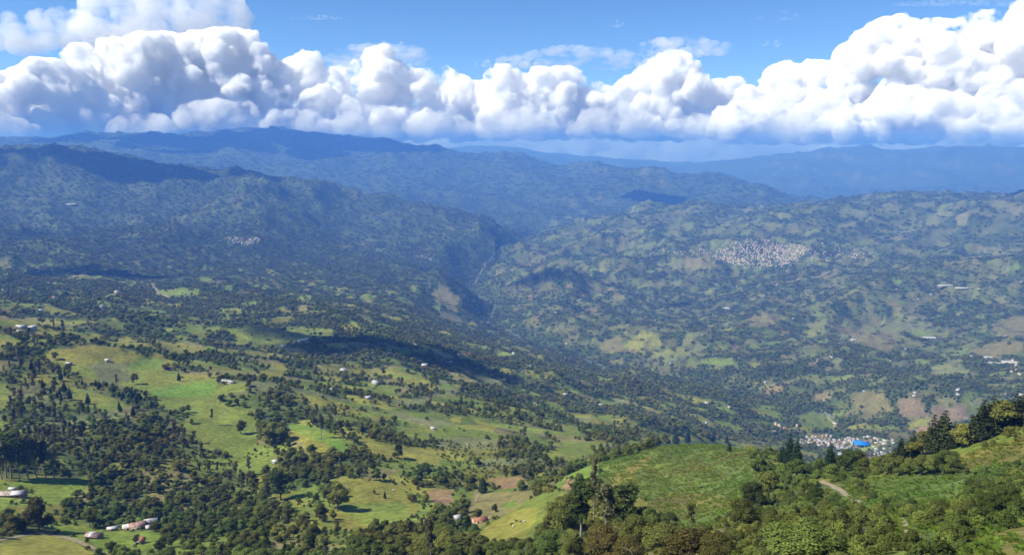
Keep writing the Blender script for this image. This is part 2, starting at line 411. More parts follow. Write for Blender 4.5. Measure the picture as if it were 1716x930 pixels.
# fields read off the photograph (pixel outlines), nearer than 2.6 km unless said
FIELDS = [
 ('olive', [(68,593),(106,584),(164,578),(202,583),(237,593),(242,600),(215,608),(162,608),(149,612),(101,605)]),
 ('green', [(83,606),(155,616),(164,636),(222,641),(212,618),(275,613),(268,624),(300,621),(298,639),(336,634),(366,636),(361,646),(417,641),(414,651),(379,659),(364,672),(430,702),(430,752),(380,742),(360,733),(305,725),(300,716),(325,712),(330,700),(275,683),(252,660),(212,650),(195,638),(150,636),(100,616)]),
 ('bright', [(215,608),(242,601),(273,601),(275,612),(253,620),(217,618)]),
 ('bright', [(250,655),(335,640),(362,638),(360,660),(300,668),(262,664)]),
 ('olive', [(20,537),(60,532),(130,537),(133,547),(90,545),(30,545)]), ('olive', [(150,559),(168,558),(168,575),(150,573)]),
 ('olive', [(192,568),(215,563),(225,573),(215,581),(202,578)]), ('olive', [(263,573),(303,574),(341,581),(346,593),(291,593),(268,586)]),
 ('green', [(275,547),(354,547),(389,551),(440,556),(389,558),(278,556)]), ('green', [(316,608),(341,606),(340,615),(318,614)]),
 ('dry', [(-30,606),(0,604),(20,603),(32,606),(30,613),(15,617),(0,622),(-30,625)]),
 ('green', [(-40,630),(0,640),(10,643),(14,660),(18,672),(0,690),(-40,690)]), ('olive', [(62,629),(82,634),(84,645),(64,640)]),
 ('green', [(112,648),(150,655),(205,672),(212,684),(190,688),(150,676),(118,668)]),
 ('lawn', [(-60,825),(0,816),(20,806),(76,801),(93,800),(141,800),(146,816),(124,831),(121,844),(83,844),(56,839),(53,824),(38,821),(0,826)]),
 ('lawn', [(-60,838),(0,838),(18,840),(14,858),(0,865),(-60,880)]),
 ('olive', [(-200,960),(0,910),(38,896),(63,894),(96,898),(126,907),(151,922),(160,935),(150,1100),(-200,1100)]),
 ('lawn', [(81,884),(136,877),(146,884),(177,887),(200,884),(210,894),(262,892),(275,880),(286,875),(276,897),(256,920),(235,922),(180,927),(164,917),(141,905),(101,895)]),
 ('green', [(293,716),(326,718),(354,713),(430,738),(430,746),(414,753),(404,776),(389,773),(361,746),(354,763),(316,733)]),
 ('bright', [(493,710),(531,715),(561,728),(587,753),(587,763),(556,756),(539,746),(506,733),(480,718)]),
 ('olive', [(483,718),(551,746),(580,762),(560,763),(510,755),(488,735)]), ('dry', [(488,737),(508,741),(508,750),(490,750)]),
 ('olive', [(594,734),(619,738),(657,745),(667,748),(708,750),(733,760),(735,778),(715,781),(675,768),(657,771),(632,768),(617,753)]),
 ('olive', [(554,801),(582,798),(602,806),(652,806),(672,821),(683,834),(700,847),(698,859),(683,869),(662,882),(607,892),(571,887),(556,867),(541,857),(551,852),(582,854),(587,836),(579,819),(566,814)]),
 ('green', [(561,850),(620,842),(670,841),(690,850),(683,869),(627,884),(592,869)]),
 ('green', [(480,829),(496,820),(531,821),(536,826),(506,836),(485,836)]), ('green', [(475,840),(510,850),(545,862),(560,880),(570,890),(550,890),(520,870),(490,858)]),
 ('dry', [(607,786),(672,787),(657,796),(640,799),(607,804)]), ('soil', [(718,820),(756,819),(758,831),(761,842),(741,847),(720,834)]),
 ('bright', [(695,874),(713,869),(723,877),(698,892)]), ('olive', [(693,897),(728,882),(731,890),(698,900)]),
 ('soil', [(817,801),(884,797),(884,812),(860,817),(839,819),(824,811)]),
 ('dry', [(795,820),(835,825),(880,822),(895,830),(870,848),(830,868),(800,887),(780,872),(785,850)]), ('bright', [(840,845),(862,838),(868,847),(845,853)]),
 ('green', [(860,852),(910,826),(951,824),(961,829),(943,847),(936,857),(910,877),(900,897),(885,905),(860,912)]), ('olive', [(800,895),(860,852),(910,850),(890,880),(880,905),(820,912)]),
 ('soil', [(943,814),(953,799),(966,809),(964,819),(936,824)]), ('bright', [(926,816),(946,798),(981,781),(1000,776),(1003,790),(978,812),(966,805),(953,798),(940,815)]),
 ('bracken', [(1003,812),(1003,790),(1000,776),(1050,765),(1080,757),(1115,742),(1150,738),(1220,738),(1255,752),(1258,775),(1262,800),(1258,825),(1235,850),(1215,868),(1190,890),(1150,888),(1130,880),(1115,865),(1090,845),(1075,835),(1010,830)]),
 ('bracken_dry', [(1085,842),(1120,828),(1170,822),(1240,835),(1225,852),(1190,850),(1120,866)]), ('bracken_dry', [(1010,815),(1030,795),(1080,765),(1095,762),(1060,800),(1020,826)]),
 ('green', [(875,727),(893,725),(921,740),(918,751),(905,746),(880,738)]), ('green', [(911,763),(948,738),(981,743),(996,751),(981,766),(961,776),(936,773)]),
 ('green', [(938,723),(956,710),(974,718),(969,730),(953,735)]), ('green', [(1047,738),(1082,738),(1085,744),(1067,751),(1047,746)]),
 ('green', [(1017,730),(1042,733),(1037,737),(1019,737)]), ('olive', [(908,713),(946,710),(933,719),(910,716)]), ('olive', [(1100,726),(1186,735),(1183,741),(1110,735)]),
 ('bracken', [(1438,788),(1513,786),(1577,794),(1614,801),(1627,814),(1602,836),(1589,857),(1551,857),(1513,836),(1478,836),(1463,816),(1427,804)]),
 ('bracken_dry', [(1599,761),(1660,751),(1716,728),(1800,700),(1800,770),(1716,778),(1690,778),(1665,788),(1625,788),(1604,773)]),
 ('bracken_dry', [(1640,895),(1716,880),(1800,870),(1800,960),(1600,960)]), ('green', [(1410,916),(1443,920),(1440,936),(1412,936)]),
 ('olive', [(622,694),(655,697),(652,704),(622,707)]), ('lawn', [(685,694),(710,694),(710,702),(693,701)]), ('green', [(680,720),(693,707),(728,720),(733,737),(703,737),(678,730)]),
 ('olive', [(756,699),(774,697),(771,707),(756,709)]), ('olive', [(794,702),(829,712),(827,725),(801,712)]), ('olive', [(435,621),(478,618),(475,631),(445,639)]),
 ('pale', [(652,669),(698,667),(728,661),(723,674),(695,682),(657,677)]), ('green', [(390,558),(455,556),(505,560),(550,566),(505,572),(470,578),(400,580)]),
 ('lawn', [(738,645),(774,648),(768,651),(741,650)]), ('green', [(650,626),(705,631),(705,635),(657,631)]), ('green', [(804,621),(824,624),(822,631),(806,631)]),
 ('green', [(395,775),(425,765),(460,770),(462,785),(430,790),(400,786)]), ('olive', [(430,800),(455,798),(455,806),(432,808)]),
]
FAR_FIELDS = [
 ('dry', [(1420,562),(1450,548),(1490,546),(1512,566),(1490,590),(1450,582)]), ('dry', [(1253,534),(1280,523),(1305,530),(1302,546),(1258,548)]),
 ('dry', [(1425,668),(1450,655),(1482,660),(1497,690),(1440,690)]), ('red', [(1502,672),(1540,666),(1557,700),(1507,695)]), ('red', [(1562,678),(1620,680),(1622,706),(1560,706)]),
 ('green', [(1326,697),(1360,688),(1394,698),(1398,722),(1350,718)]), ('dry', [(720,492),(745,478),(772,500),(762,517),(735,507)]), ('dry', [(735,520),(770,532),(775,542),(740,533)]),
 ('olive', [(1045,580),(1075,555),(1105,562),(1110,578),(1080,590)]), ('dry', [(1000,575),(1040,560),(1045,590),(1010,592)]), ('dry', [(1620,590),(1660,575),(1716,572),(1716,590),(1660,600)]),
 ('pale', [(1560,615),(1600,600),(1625,625),(1560,630)]), ('green', [(1170,600),(1230,600),(1230,612),(1180,612)]), ('dry', [(1660,545),(1700,530),(1760,525),(1760,560),(1680,565)]),
 ('green', [(200,513),(275,520),(280,528),(205,524)]), ('green', [(100,538),(150,533),(140,545)]), ('green', [(260,487),(330,484),(336,496),(300,500),(262,497)]), ('green', [(480,547),(560,552),(556,564),(480,560)]),
 ('pale', [(1440,548),(1500,540),(1560,545),(1540,556),(1450,556)]), ('dry', [(1140,430),(1190,432),(1205,448),(1150,452)]),
]
right_slope = in_poly(PX, PY, [(1395,790),(1600,770),(1800,700),(1800,960),(1560,960),(1470,880),(1420,830)]) & (GD < 460)
forest = np.where(right_slope, np.minimum(forest, .30 + .5 * np.clip(fine, -.4, .6)), forest)
open_mask = np.zeros(GX.shape, bool)
field_col = open_col.copy()
for lst, dmin, dmax in ((FIELDS, 0, 2600), (FAR_FIELDS, 1500, 9000)):
    jx = PX + noise2(GX / 22.0, GY / 22.0, 150) * np.clip(2200 / GD, 0.4, 5)
    jy = PY + noise2(GX / 22.0 + 50, GY / 22.0, 151) * np.clip(900 / GD, 0.2, 2.5)
    for k, (kind, poly) in enumerate(lst):
        m_ = in_poly(jx, jy, poly) & (GD >= dmin) & (GD <= dmax)
        tint = 0.9 + 0.2 * ((k * 0.618) % 1.0)
        field_col[m_] = np.array(PAL[kind]) * tint
        open_mask |= m_
near_open = open_mask
forest = np.where(open_mask, np.where(GD > 2600, 0.12, 0.0), forest)
bracken_mask = np.zeros(GX.shape)
for kind, poly in FIELDS:
    if kind.startswith('bracken'):
        bracken_mask[in_poly(PX, PY, poly) & (GD < 900)] = 1
bracken_mask[right_slope] = 1
field_col = np.where((right_slope & ~open_mask)[..., None], np.array(PAL['bracken']) * .8, field_col)
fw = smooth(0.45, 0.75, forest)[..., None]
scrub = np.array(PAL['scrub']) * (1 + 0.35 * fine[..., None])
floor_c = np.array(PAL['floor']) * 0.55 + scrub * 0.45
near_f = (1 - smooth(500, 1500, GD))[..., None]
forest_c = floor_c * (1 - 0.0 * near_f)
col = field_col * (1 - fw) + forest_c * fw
# turf unevenness inside the near fields
turf = fbm2(GX, GY, 28, 3, 0.6, seed=160)
turf2 = fbm2(GX, GY, 90, 3, 0.5, seed=166)
vary = 1 + (0.22 * turf + 0.20 * turf2) * (1 - smooth(1500, 4000, GD))
col *= vary[..., None]
warm = (np.clip(turf2 + 0.15, 0, 1) * (1 - smooth(1500, 3000, GD)) * open_mask * 0.55)[..., None]
col = col * (1 - warm) + np.array(PAL['olive']) * np.array((1.15, 0.92, 0.9)) * warm
# bare scars on steep banks over the river
gz_d = np.gradient(GZ, axis=1) / np.gradient(DD[0])[None, :]
scar = smooth(0.25, 0.5, np.abs(gz_d)) * right_bank * smooth(0.1, 0.5, fbm2(GX, GY, 240, 3, seed=170) + 0.2)
col = col * (1 - 0.6 * scar[..., None]) + np.array(PAL['dry']) * 0.6 * scar[..., None]
col = np.clip(col, 0.01, 1)

# ------------------------------------------------------------------ materials for the land
def nodes_of(name):
    m = bpy.data.materials.new(name)
    m.use_nodes = True
    t = m.node_tree
    b = t.nodes['Principled BSDF']
    b.inputs['Roughness'].default_value = 0.9
    b.inputs['Specular IOR Level'].default_value = 0.15
    return m, t, b

ground_mat, t, b = nodes_of('ground')
at = t.nodes.new('ShaderNodeAttribute'); at.attribute_name = 'cover'
tc = t.nodes.new('ShaderNodeTexCoord')
n1 = t.nodes.new('ShaderNodeTexNoise'); n1.inputs['Scale'].default_value = 0.22; n1.inputs['Detail'].default_value = 6; n1.inputs['Roughness'].default_value = 0.65
n2 = t.nodes.new('ShaderNodeTexNoise'); n2.inputs['Scale'].default_value = 0.035; n2.inputs['Detail'].default_value = 7; n2.inputs['Roughness'].default_value = 0.7
mr = t.nodes.new('ShaderNodeMapRange'); mr.inputs[1].default_value = 0.3; mr.inputs[2].default_value = 0.7; mr.inputs[3].default_value = 0.55; mr.inputs[4].default_value = 1.5
mr2 = t.nodes.new('ShaderNodeMapRange'); mr2.inputs[1].default_value = 0.3; mr2.inputs[2].default_value = 0.7; mr2.inputs[3].default_value = 0.7; mr2.inputs[4].default_value = 1.35
mu = t.nodes.new('ShaderNodeMath'); mu.operation = 'MULTIPLY'
mx = t.nodes.new('ShaderNodeVectorMath'); mx.operation = 'SCALE'
bp = t.nodes.new('ShaderNodeBump'); bp.inputs['Strength'].default_value = 0.5; bp.inputs['Distance'].default_value = 1.5
for nn in (n1, n2):
    t.links.new(tc.outputs['Object'], nn.inputs['Vector'])
t.links.new(n1.outputs['Fac'], mr.inputs[0]); t.links.new(n2.outputs['Fac'], mr2.inputs[0])
t.links.new(mr.outputs[0], mu.inputs[0]); t.links.new(mr2.outputs[0], mu.inputs[1])
t.links.new(at.outputs['Color'], mx.inputs[0]); t.links.new(mu.outputs[0], mx.inputs['Scale'])
t.links.new(mx.outputs[0], b.inputs['Base Color'])
t.links.new(n1.outputs['Fac'], bp.inputs['Height']); t.links.new(bp.outputs[0], b.inputs['Normal'])

def mesh_np(name, co, faces, mats=(), smooth_=False, tint=None):
    """mesh from arrays; faces an (n,k) array or a list of such arrays"""
    if not isinstance(faces, list):
        faces = [faces]
    faces = [np.asarray(f, np.int32) for f in faces if len(f)]
    me = bpy.data.meshes.new(name)
    co = np.asarray(co, np.float32)
    me.vertices.add(len(co)); me.vertices.foreach_set('co', co.ravel())
    vi = np.concatenate([f.ravel() for f in faces])
    tot = np.concatenate([np.full(len(f), f.shape[1], np.int32) for f in faces])
    me.loops.add(len(vi)); me.loops.foreach_set('vertex_index', vi)
    me.polygons.add(len(tot))
    me.polygons.foreach_set('loop_start', np.concatenate([[0], np.cumsum(tot)[:-1]]).astype(np.int32))
    if smooth_:
        me.polygons.foreach_set('use_smooth', np.ones(len(tot), bool))
    for m in mats:
        me.materials.append(m)
    if tint is not None:
        a = me.attributes.new('tint', 'FLOAT', 'POINT'); a.data.foreach_set('value', np.asarray(tint, np.float32))
    me.update(calc_edges=True)
    return me

idx = np.arange(NA * ND).reshape(NA, ND)
faces = np.stack([idx[:-1, :-1], idx[1:, :-1], idx[1:, 1:], idx[:-1, 1:]], -1).reshape(-1, 4)
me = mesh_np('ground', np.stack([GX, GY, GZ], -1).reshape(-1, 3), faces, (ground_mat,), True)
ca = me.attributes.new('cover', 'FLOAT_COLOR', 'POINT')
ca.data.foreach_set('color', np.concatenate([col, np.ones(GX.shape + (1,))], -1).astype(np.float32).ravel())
ground = bpy.data.objects.new('ground', me)
COL.objects.link(ground)
ground['kind'] = 'structure'

# ------------------------------------------------------------------ haze: the air of the valley, one even box round camera and land
HAZE_TOP, HAZE_BOTTOM = max(ZC + 60, GZ.max() + 30), GZ.min() - 1.0
hx, hy0, hy1 = 23500.0, -60.0, 31300.0
hv = [(sx * hx, yy, zz) for zz in (HAZE_BOTTOM, HAZE_TOP) for yy in (hy0, hy1) for sx in (-1, 1)]
hf = np.array([(0, 2, 3, 1), (4, 5, 7, 6), (0, 1, 5, 4), (2, 6, 7, 3), (0, 4, 6, 2), (1, 3, 7, 5)])
haze_mat = bpy.data.materials.new('haze')
haze_mat.use_nodes = True
t = haze_mat.node_tree
t.nodes.clear()
oo = t.nodes.new('ShaderNodeOutputMaterial'); v = t.nodes.new('ShaderNodeVolumePrincipled')
v.inputs['Color'].default_value = (.12, .31, .95, 1)
v.inputs['Absorption Color'].default_value = (.30, .38, .6, 1)
v.inputs['Density'].default_value = 1 / 13000
t.links.new(v.outputs[0], oo.inputs['Volume'])
haze = bpy.data.objects.new('haze', mesh_np('haze', hv, hf, (haze_mat,)))
COL.objects.link(haze)
haze['kind'] = 'stuff'

# ------------------------------------------------------------------ clouds
def new_mat(name):
    m = bpy.data.materials.new(name)
    m.use_nodes = True
    m.node_tree.nodes.clear()
    return m, m.node_tree

def cloud_material(name, density, mode='volume', rgb=(1, 1, 1), noisy=0, lo=.40, hi=.54, step=0.12, stretch=(1, 1, 1)):
    m, t = new_mat(name)
    out = t.nodes.new('ShaderNodeOutputMaterial')
    if mode == 'volume':
        v = t.nodes.new('ShaderNodeVolumePrincipled')
        v.inputs['Color'].default_value = (*rgb, 1)
        v.inputs['Absorption Color'].default_value = (0, 0, 0, 1)
        v.inputs['Density'].default_value = density
        v.inputs['Anisotropy'].default_value = 0.0
        if noisy:
            tc = t.nodes.new('ShaderNodeTexCoord')
            mp = t.nodes.new('ShaderNodeMapping'); mp.inputs['Scale'].default_value = stretch
            nz = t.nodes.new('ShaderNodeTexNoise'); nz.inputs['Scale'].default_value = 1 / noisy; nz.inputs['Detail'].default_value = 6.0; nz.inputs['Roughness'].default_value = .70
            mr = t.nodes.new('ShaderNodeMapRange'); mr.inputs[1].default_value = lo; mr.inputs[2].default_value = hi; mr.inputs[3].default_value = 0; mr.inputs[4].default_value = density
            t.links.new(tc.outputs['Object'], mp.inputs['Vector']); t.links.new(mp.outputs[0], nz.inputs['Vector']); t.links.new(nz.outputs['Fac'], mr.inputs[0]); t.links.new(mr.outputs[0], v.inputs['Density'])
            m.cycles.volume_step_rate = step
        t.links.new(v.outputs[0], out.inputs['Volume'])
    else:
        d = t.nodes.new('ShaderNodeBsdfDiffuse'); d.inputs['Color'].default_value = (.95, .95, .95, 1)
        tr = t.nodes.new('ShaderNodeBsdfTranslucent'); tr.inputs['Color'].default_value = (.95, .95, .95, 1)
        mx = t.nodes.new('ShaderNodeMixShader'); mx.inputs[0].default_value = .3
        t.links.new(d.outputs[0], mx.inputs[1]); t.links.new(tr.outputs[0], mx.inputs[2])
        t.links.new(mx.outputs[0], out.inputs['Surface'])
    return m

_blob_tree = None
def blob_nodes():
    """points with a radius -> one closed skin around their union"""
    global _blob_tree
    if _blob_tree:
        return _blob_tree
    g = bpy.data.node_groups.new('cloud_skin', 'GeometryNodeTree')
    g.interface.new_socket('Geometry', in_out='INPUT', socket_type='NodeSocketGeometry')
    g.interface.new_socket('Voxel', in_out='INPUT', socket_type='NodeSocketFloat')
    g.interface.new_socket('Geometry', in_out='OUTPUT', socket_type='NodeSocketGeometry')
    N, L = g.nodes, g.links
    i, o = N.new('NodeGroupInput'), N.new('NodeGroupOutput')
    m2p = N.new('GeometryNodeMeshToPoints')
    at = N.new('GeometryNodeInputNamedAttribute'); at.data_type = 'FLOAT'; at.inputs['Name'].default_value = 'rad'
    p2v = N.new('GeometryNodePointsToVolume'); p2v.resolution_mode = 'VOXEL_SIZE'
    v2m = N.new('GeometryNodeVolumeToMesh'); v2m.resolution_mode = 'GRID'
    v2m.inputs['Threshold'].default_value = 0.2
    L.new(i.outputs['Geometry'], m2p.inputs['Mesh'])
    L.new(m2p.outputs[0], p2v.inputs['Points'])
    L.new(at.outputs['Attribute'], p2v.inputs['Radius'])
    L.new(i.outputs['Voxel'], p2v.inputs['Voxel Size'])
    L.new(p2v.outputs[0], v2m.inputs['Volume'])
    L.new(v2m.outputs[0], o.inputs[0])
    _blob_tree = g
    return g

def skin_of(points, radii, voxel):
    me = bpy.data.meshes.new('tmp')
    me.from_pydata([tuple(p) for p in points], [], [])
    a = me.attributes.new('rad', 'FLOAT', 'POINT')
    a.data.foreach_set('value', np.asarray(radii, np.float32))
    ob = bpy.data.objects.new('tmp', me)
    COL.objects.link(ob)
    md = ob.modifiers.new('skin', 'NODES')
    md.node_group = blob_nodes()
    md['Socket_1'] = float(voxel)
    dg = bpy.context.evaluated_depsgraph_get()
    ev = ob.evaluated_get(dg)
    res = bpy.data.meshes.new_from_object(ev)
    bpy.data.objects.remove(ob)
    bpy.data.meshes.remove(me)
    return res

def at_px(x, y, d):
    a, t = px_to_dir(x, y)
    return np.array([math.sin(a) * d, math.cos(a) * d, ZC - float(t) * d])

def billow(res, amp, wl, octaves, seed, down=0.35):
    nv = len(res.vertices)
    co = np.zeros(nv * 3, np.float32); res.vertices.foreach_get('co', co); co = co.reshape(-1, 3).astype(float)
    no = np.zeros(nv * 3, np.float32); res.vertices.foreach_get('normal', no); no = no.reshape(-1, 3).astype(float)
    d = 0; a = amp; w = wl
    for k in range(octaves):
        q = co / w + 13.7 * k
        d = d + a * (0.55 - 1.5 * np.abs(noise3(q, seed + k)))
        a *= 0.55; w /= 2.1
    k_ = np.where(no[:, 2] < -0.2, down, 1.0)
    co += no * (d * k_)[:, None]
    res.vertices.foreach_set('co', co.astype(np.float32).ravel())
    res.update()

def make_cloud(name, label, skyline, base_y, d, mat_, voxel=105, seed=0, r_px=(11, 27), amp=0, wl=1000, depth=1100,
               children=(14,), step=12, fill=1.0, flat=1.0, group=None, y_jit=0):
    rg = np.random.default_rng(seed)
    xs = [p[0] for p in skyline]; ys = [p[1] for p in skyline]
    mpp = d / F
    P, R = [], []
    def put(c, r, level, ytop_m):
        if c[2] + r > ytop_m + 120: return
        P.append(c); R.append(r)
        if level >= len(children): return
        for k in range(children[level]):
            v = rg.normal(size=3); v /= np.linalg.norm(v)
            v[2] = abs(v[2]) * 1.0 - 0.12
            if rg.random() < 0.75: v[1] = -abs(v[1])
            v /= np.linalg.norm(v)
            put(c + v * r * 0.95, r * (rg.uniform(0.16, 0.36) if level == 0 else rg.uniform(.35, .55)), level + 1, ytop_m)
    x = xs[0]
    while x <= xs[-1]:
        ytop = np.interp(x, xs, ys)
        ytop_m = at_px(x, ytop, d)[2]
        y = ytop
        while y < base_y:
            r = rg.uniform(*r_px)
            edge = min(x - xs[0], xs[-1] - x)
            r = min(r, 5 + edge * 0.5, max(3, (base_y - ytop) * 0.42))
            yy = y + r
            if yy + r * 0.25 > base_y: yy = base_y - r * 0.25
            c = at_px(x + rg.uniform(-5, 5), yy, d)
            c[1] += rg.uniform(-1, 1) * depth * min(1, (yy - ytop) / 70 + 0.2)
            put(c, r * mpp, 0, ytop_m)
            y += r * rg.uniform(0.9, 1.5) / fill
        x += step * rg.uniform(0.7, 1.3)
    P = np.array(P)
    if flat != 1.0:
        zb = at_px(xs[len(xs) // 2], base_y, d)[2]
        P[:, 2] = zb + (P[:, 2] - zb) / flat
    res = skin_of(P, R, voxel)
    if flat != 1.0:
        co = np.zeros(len(res.vertices) * 3, np.float32); res.vertices.foreach_get('co', co); co = co.reshape(-1, 3)
        co[:, 2] = zb + (co[:, 2] - zb) * flat
        res.vertices.foreach_set('co', co.ravel()); res.update()
    res.name = name
    res.materials.clear(); res.materials.append(mat_)
    res.polygons.foreach_set('use_smooth', np.ones(len(res.polygons), bool))
    ob = bpy.data.objects.new(name, res)
    COL.objects.link(ob)
    ob['label'] = label; ob['category'] = 'cloud'
    if group: ob['group'] = group
    return ob

cloud_dense = cloud_material('cloud_dense', 1 / 105.0, noisy=1400., lo=.43, hi=.565, step=.09)
cloud_soft = cloud_material('cloud_soft', 1 / 520.0, noisy=1500., lo=.40, hi=.68, step=.2)
cloud_rain_shaded = cloud_material('cloud_rain_shaded', 1 / 700.0, rgb=(.80, .84, .96))  # grey-blue scatter colour stands in for the shade on the rain cloud base
cloud_veil = cloud_material('cloud_veil', 1 / 520.0, noisy=1400., lo=.42, hi=.72, step=.2, stretch=(.5, .5, 1.4))
cloud_overhead = cloud_material('cloud_overhead', 1 / 55.0)
C = 'cumulus_cloud'
make_cloud(C, 'tallest white cumulus tower with cauliflower tops over the pine covered spur', [(1265,170),(1280,118),(1300,108),(1322,100),(1345,114),(1358,96),(1375,120),(1400,100),(1412,76),(1440,58),(1470,32),(1500,26),(1540,32),(1580,42),(1620,24),(1660,16),(1716,2),(1760,-10),(1830,20),(1900,120)], 222, 40500, cloud_dense, seed=3, depth=1500)
make_cloud(C, 'lower lumpy cumulus in front of the tallest cumulus tower', [(1180,205),(1230,168),(1290,160),(1340,175),(1400,165),(1450,175),(1500,140),(1560,150),(1620,168),(1680,140),(1740,130),(1800,150),(1850,200)], 228, 36500, cloud_dense, seed=4, r_px=(8, 22))
make_cloud(C, 'white cumulus with a notched top above the river gorge gap', [(1000,195),(1025,150),(1060,122),(1090,94),(1120,84),(1150,90),(1168,108),(1178,138),(1200,132),(1235,128),(1252,150),(1270,155),(1290,205)], 222, 40000, cloud_dense, seed=5, r_px=(8, 24))
make_cloud(C, 'twin headed white cumulus above the second blue mountain range', [(800,190),(816,125),(840,106),(868,114),(882,128),(900,114),(950,110),(968,120),(978,138),(1012,136),(1040,190)], 224, 39500, cloud_dense, seed=6, r_px=(8, 22))
make_cloud(C, 'pointed white cumulus above the dip after the highest peak', [(520,195),(540,125),(580,104),(610,92),(635,70),(650,80),(664,108),(700,114),(750,112),(790,132),(820,140),(840,190)], 222, 40500, cloud_dense, seed=7, r_px=(8, 26))
make_cloud(C, 'broad towering white cumulus above the highest blue peak', [(110,180),(128,92),(140,78),(180,68),(215,66),(260,58),(330,52),(400,48),(426,56),(434,78),(465,102),(482,96),(508,85),(522,92),(526,112),(570,170)], 220, 41500, cloud_dense, seed=8, depth=1500)
make_cloud(C, 'low bright cumulus above the left blue ridge', [(-220,160),(-120,120),(-40,124),(0,118),(45,112),(62,98),(88,100),(112,108),(150,140),(215,180)], 222, 38500, cloud_dense, seed=9, r_px=(8, 24))
cloud_mid = cloud_material('cloud_mid', 1 / 220.0, noisy=1200., lo=.41, hi=.66)
for i, (x0, x1, top, base, d, lab) in enumerate([(-120, 60, 182, 226, 36500, 'low soft cumulus over the left end of the blue ridge'), (70, 190, 172, 218, 37500, 'small bright cumulus under the low bright cumulus'), (180, 300, 186, 224, 35500, 'low cumulus over the bumpy left ridge crest'),
        (285, 450, 160, 212, 37000, 'rounded cumulus resting on the highest blue peak'), (440, 560, 176, 220, 36000, 'low cumulus on the shoulder of the highest peak'), (560, 680, 166, 224, 35500, 'lumpy cumulus below the pointed cumulus'), (670, 800, 182, 222, 37500, 'small low cumulus between the pointed and twin headed ones'),
        (790, 940, 176, 226, 36500, 'low cumulus in front of the twin headed cumulus'), (950, 1110, 168, 224, 35500, 'bright rolled cumulus below the notched cumulus'), (1100, 1240, 184, 226, 37000, 'small low cumulus at the foot of the notched cumulus'), (1250, 1400, 190, 230, 36000, 'low grey based cumulus over the far ridge end')]):
    rg_ = np.random.default_rng(500 + i); n_ = 7
    sk = [(x0, base - 6)] + [(x0 + (x1 - x0) * (k + .5) / n_, top + (base - top) * (.55 * abs((k + .5) / n_ * 2 - 1) ** 2) + rg_.uniform(-2, 9)) for k in range(n_)] + [(x1, base - 6)]
    make_cloud(C, lab, sk, base + rg_.uniform(-3, 3), d, cloud_mid, seed=60 + i, r_px=(7, 17), depth=700, children=(10,), step=9)
make_cloud(C, 'smooth grey shaded cloud with a flat base, smaller of the two behind the tower', [(-90,70),(0,50),(26,14),(60,20),(100,12),(150,24),(185,40),(205,68)], 78, 44500, cloud_soft, seed=11, r_px=(8, 20), depth=900, children=(5, 3))
make_cloud(C, 'large smooth grey shaded cloud rising behind the broad tower', [(130,10),(170,-25),(250,-50),(340,-45),(390,-15),(424,34)], 62, 44500, cloud_soft, seed=12, r_px=(10, 26), depth=1000, children=(5, 3))
V = 'veil_cloud'
make_cloud(V, 'thin white veil behind the pointed cumulus', [(540,95),(590,72),(640,68),(700,74),(725,98)], 118, 45000, cloud_veil, seed=13, r_px=(8, 18), depth=700, children=(4,), flat=.7)
make_cloud(V, 'long thin white veil trailing above the twin headed cumulus', [(770,108),(850,90),(940,72),(1010,74),(1060,84),(1120,100)], 112, 45000, cloud_veil, seed=14, r_px=(6, 14), depth=700, children=(4,), flat=.7)
make_cloud(V, 'soft white anvil veil over the notched cumulus', [(1070,72),(1110,58),(1170,58),(1225,70)], 92, 43500, cloud_soft, seed=15, r_px=(6, 13), depth=600, children=(4,), flat=.7)
make_cloud(V, 'low pale cloud deck beyond the far ridges over the gorge', [(540,240),(640,226),(760,218),(900,214),(1050,216),(1200,212),(1350,216),(1500,214),(1620,216),(1716,212),(1850,226)], 296, 46500, cloud_rain_shaded, seed=16, r_px=(14, 24), depth=900, children=(4,), step=10)
make_cloud(V, 'low flat cloud streak over the left ridge crest', [(-200,224),(-60,214),(100,216),(250,212),(380,206),(520,214),(640,220)], 232, 44000, cloud_soft, seed=17, r_px=(5, 9), step=8, depth=900, children=(4,), flat=.6)
WISP = 'wisp_cloud'
make_cloud(WISP, 'small bright lens shaped wisp in the blue beside the grey cloud', [(492,29),(515,25),(545,24),(580,29)], 33, 42000, cloud_soft, seed=18, r_px=(2, 4), depth=200,  step=5, children=(3,), flat=.6, voxel=60)
make_cloud(WISP, 'ragged pale wisp in the blue near the tallest tower', [(1255,30),(1285,22),(1310,15),(1340,24)], 33, 42000, cloud_veil, seed=19, r_px=(2, 6), depth=200,  step=5, children=(3,), flat=.6, voxel=60)
make_cloud(WISP, 'faint tiny wisp high above the long veil', [(1020,42),(1035,30),(1050,42)], 46, 42000, cloud_veil, seed=20, r_px=(2, 4), depth=200,  step=5, children=(3,), flat=.6, voxel=60)
make_cloud(WISP, 'faint tiny wisp between the anvil veil and the tallest tower', [(1278,76),(1290,68),(1306,64)], 78, 42000, cloud_veil, seed=21, r_px=(2, 4), depth=200,  step=5, children=(3,), flat=.6, voxel=60)
make_cloud(WISP, 'thin pale streak touching the top of the tallest tower', [(1500,4),(1560,-4),(1620,0),(1680,-6),(1730,4)], 10, 43000, cloud_veil, seed=22, r_px=(3, 6), depth=300,  step=6, children=(3,), flat=.6, voxel=60)

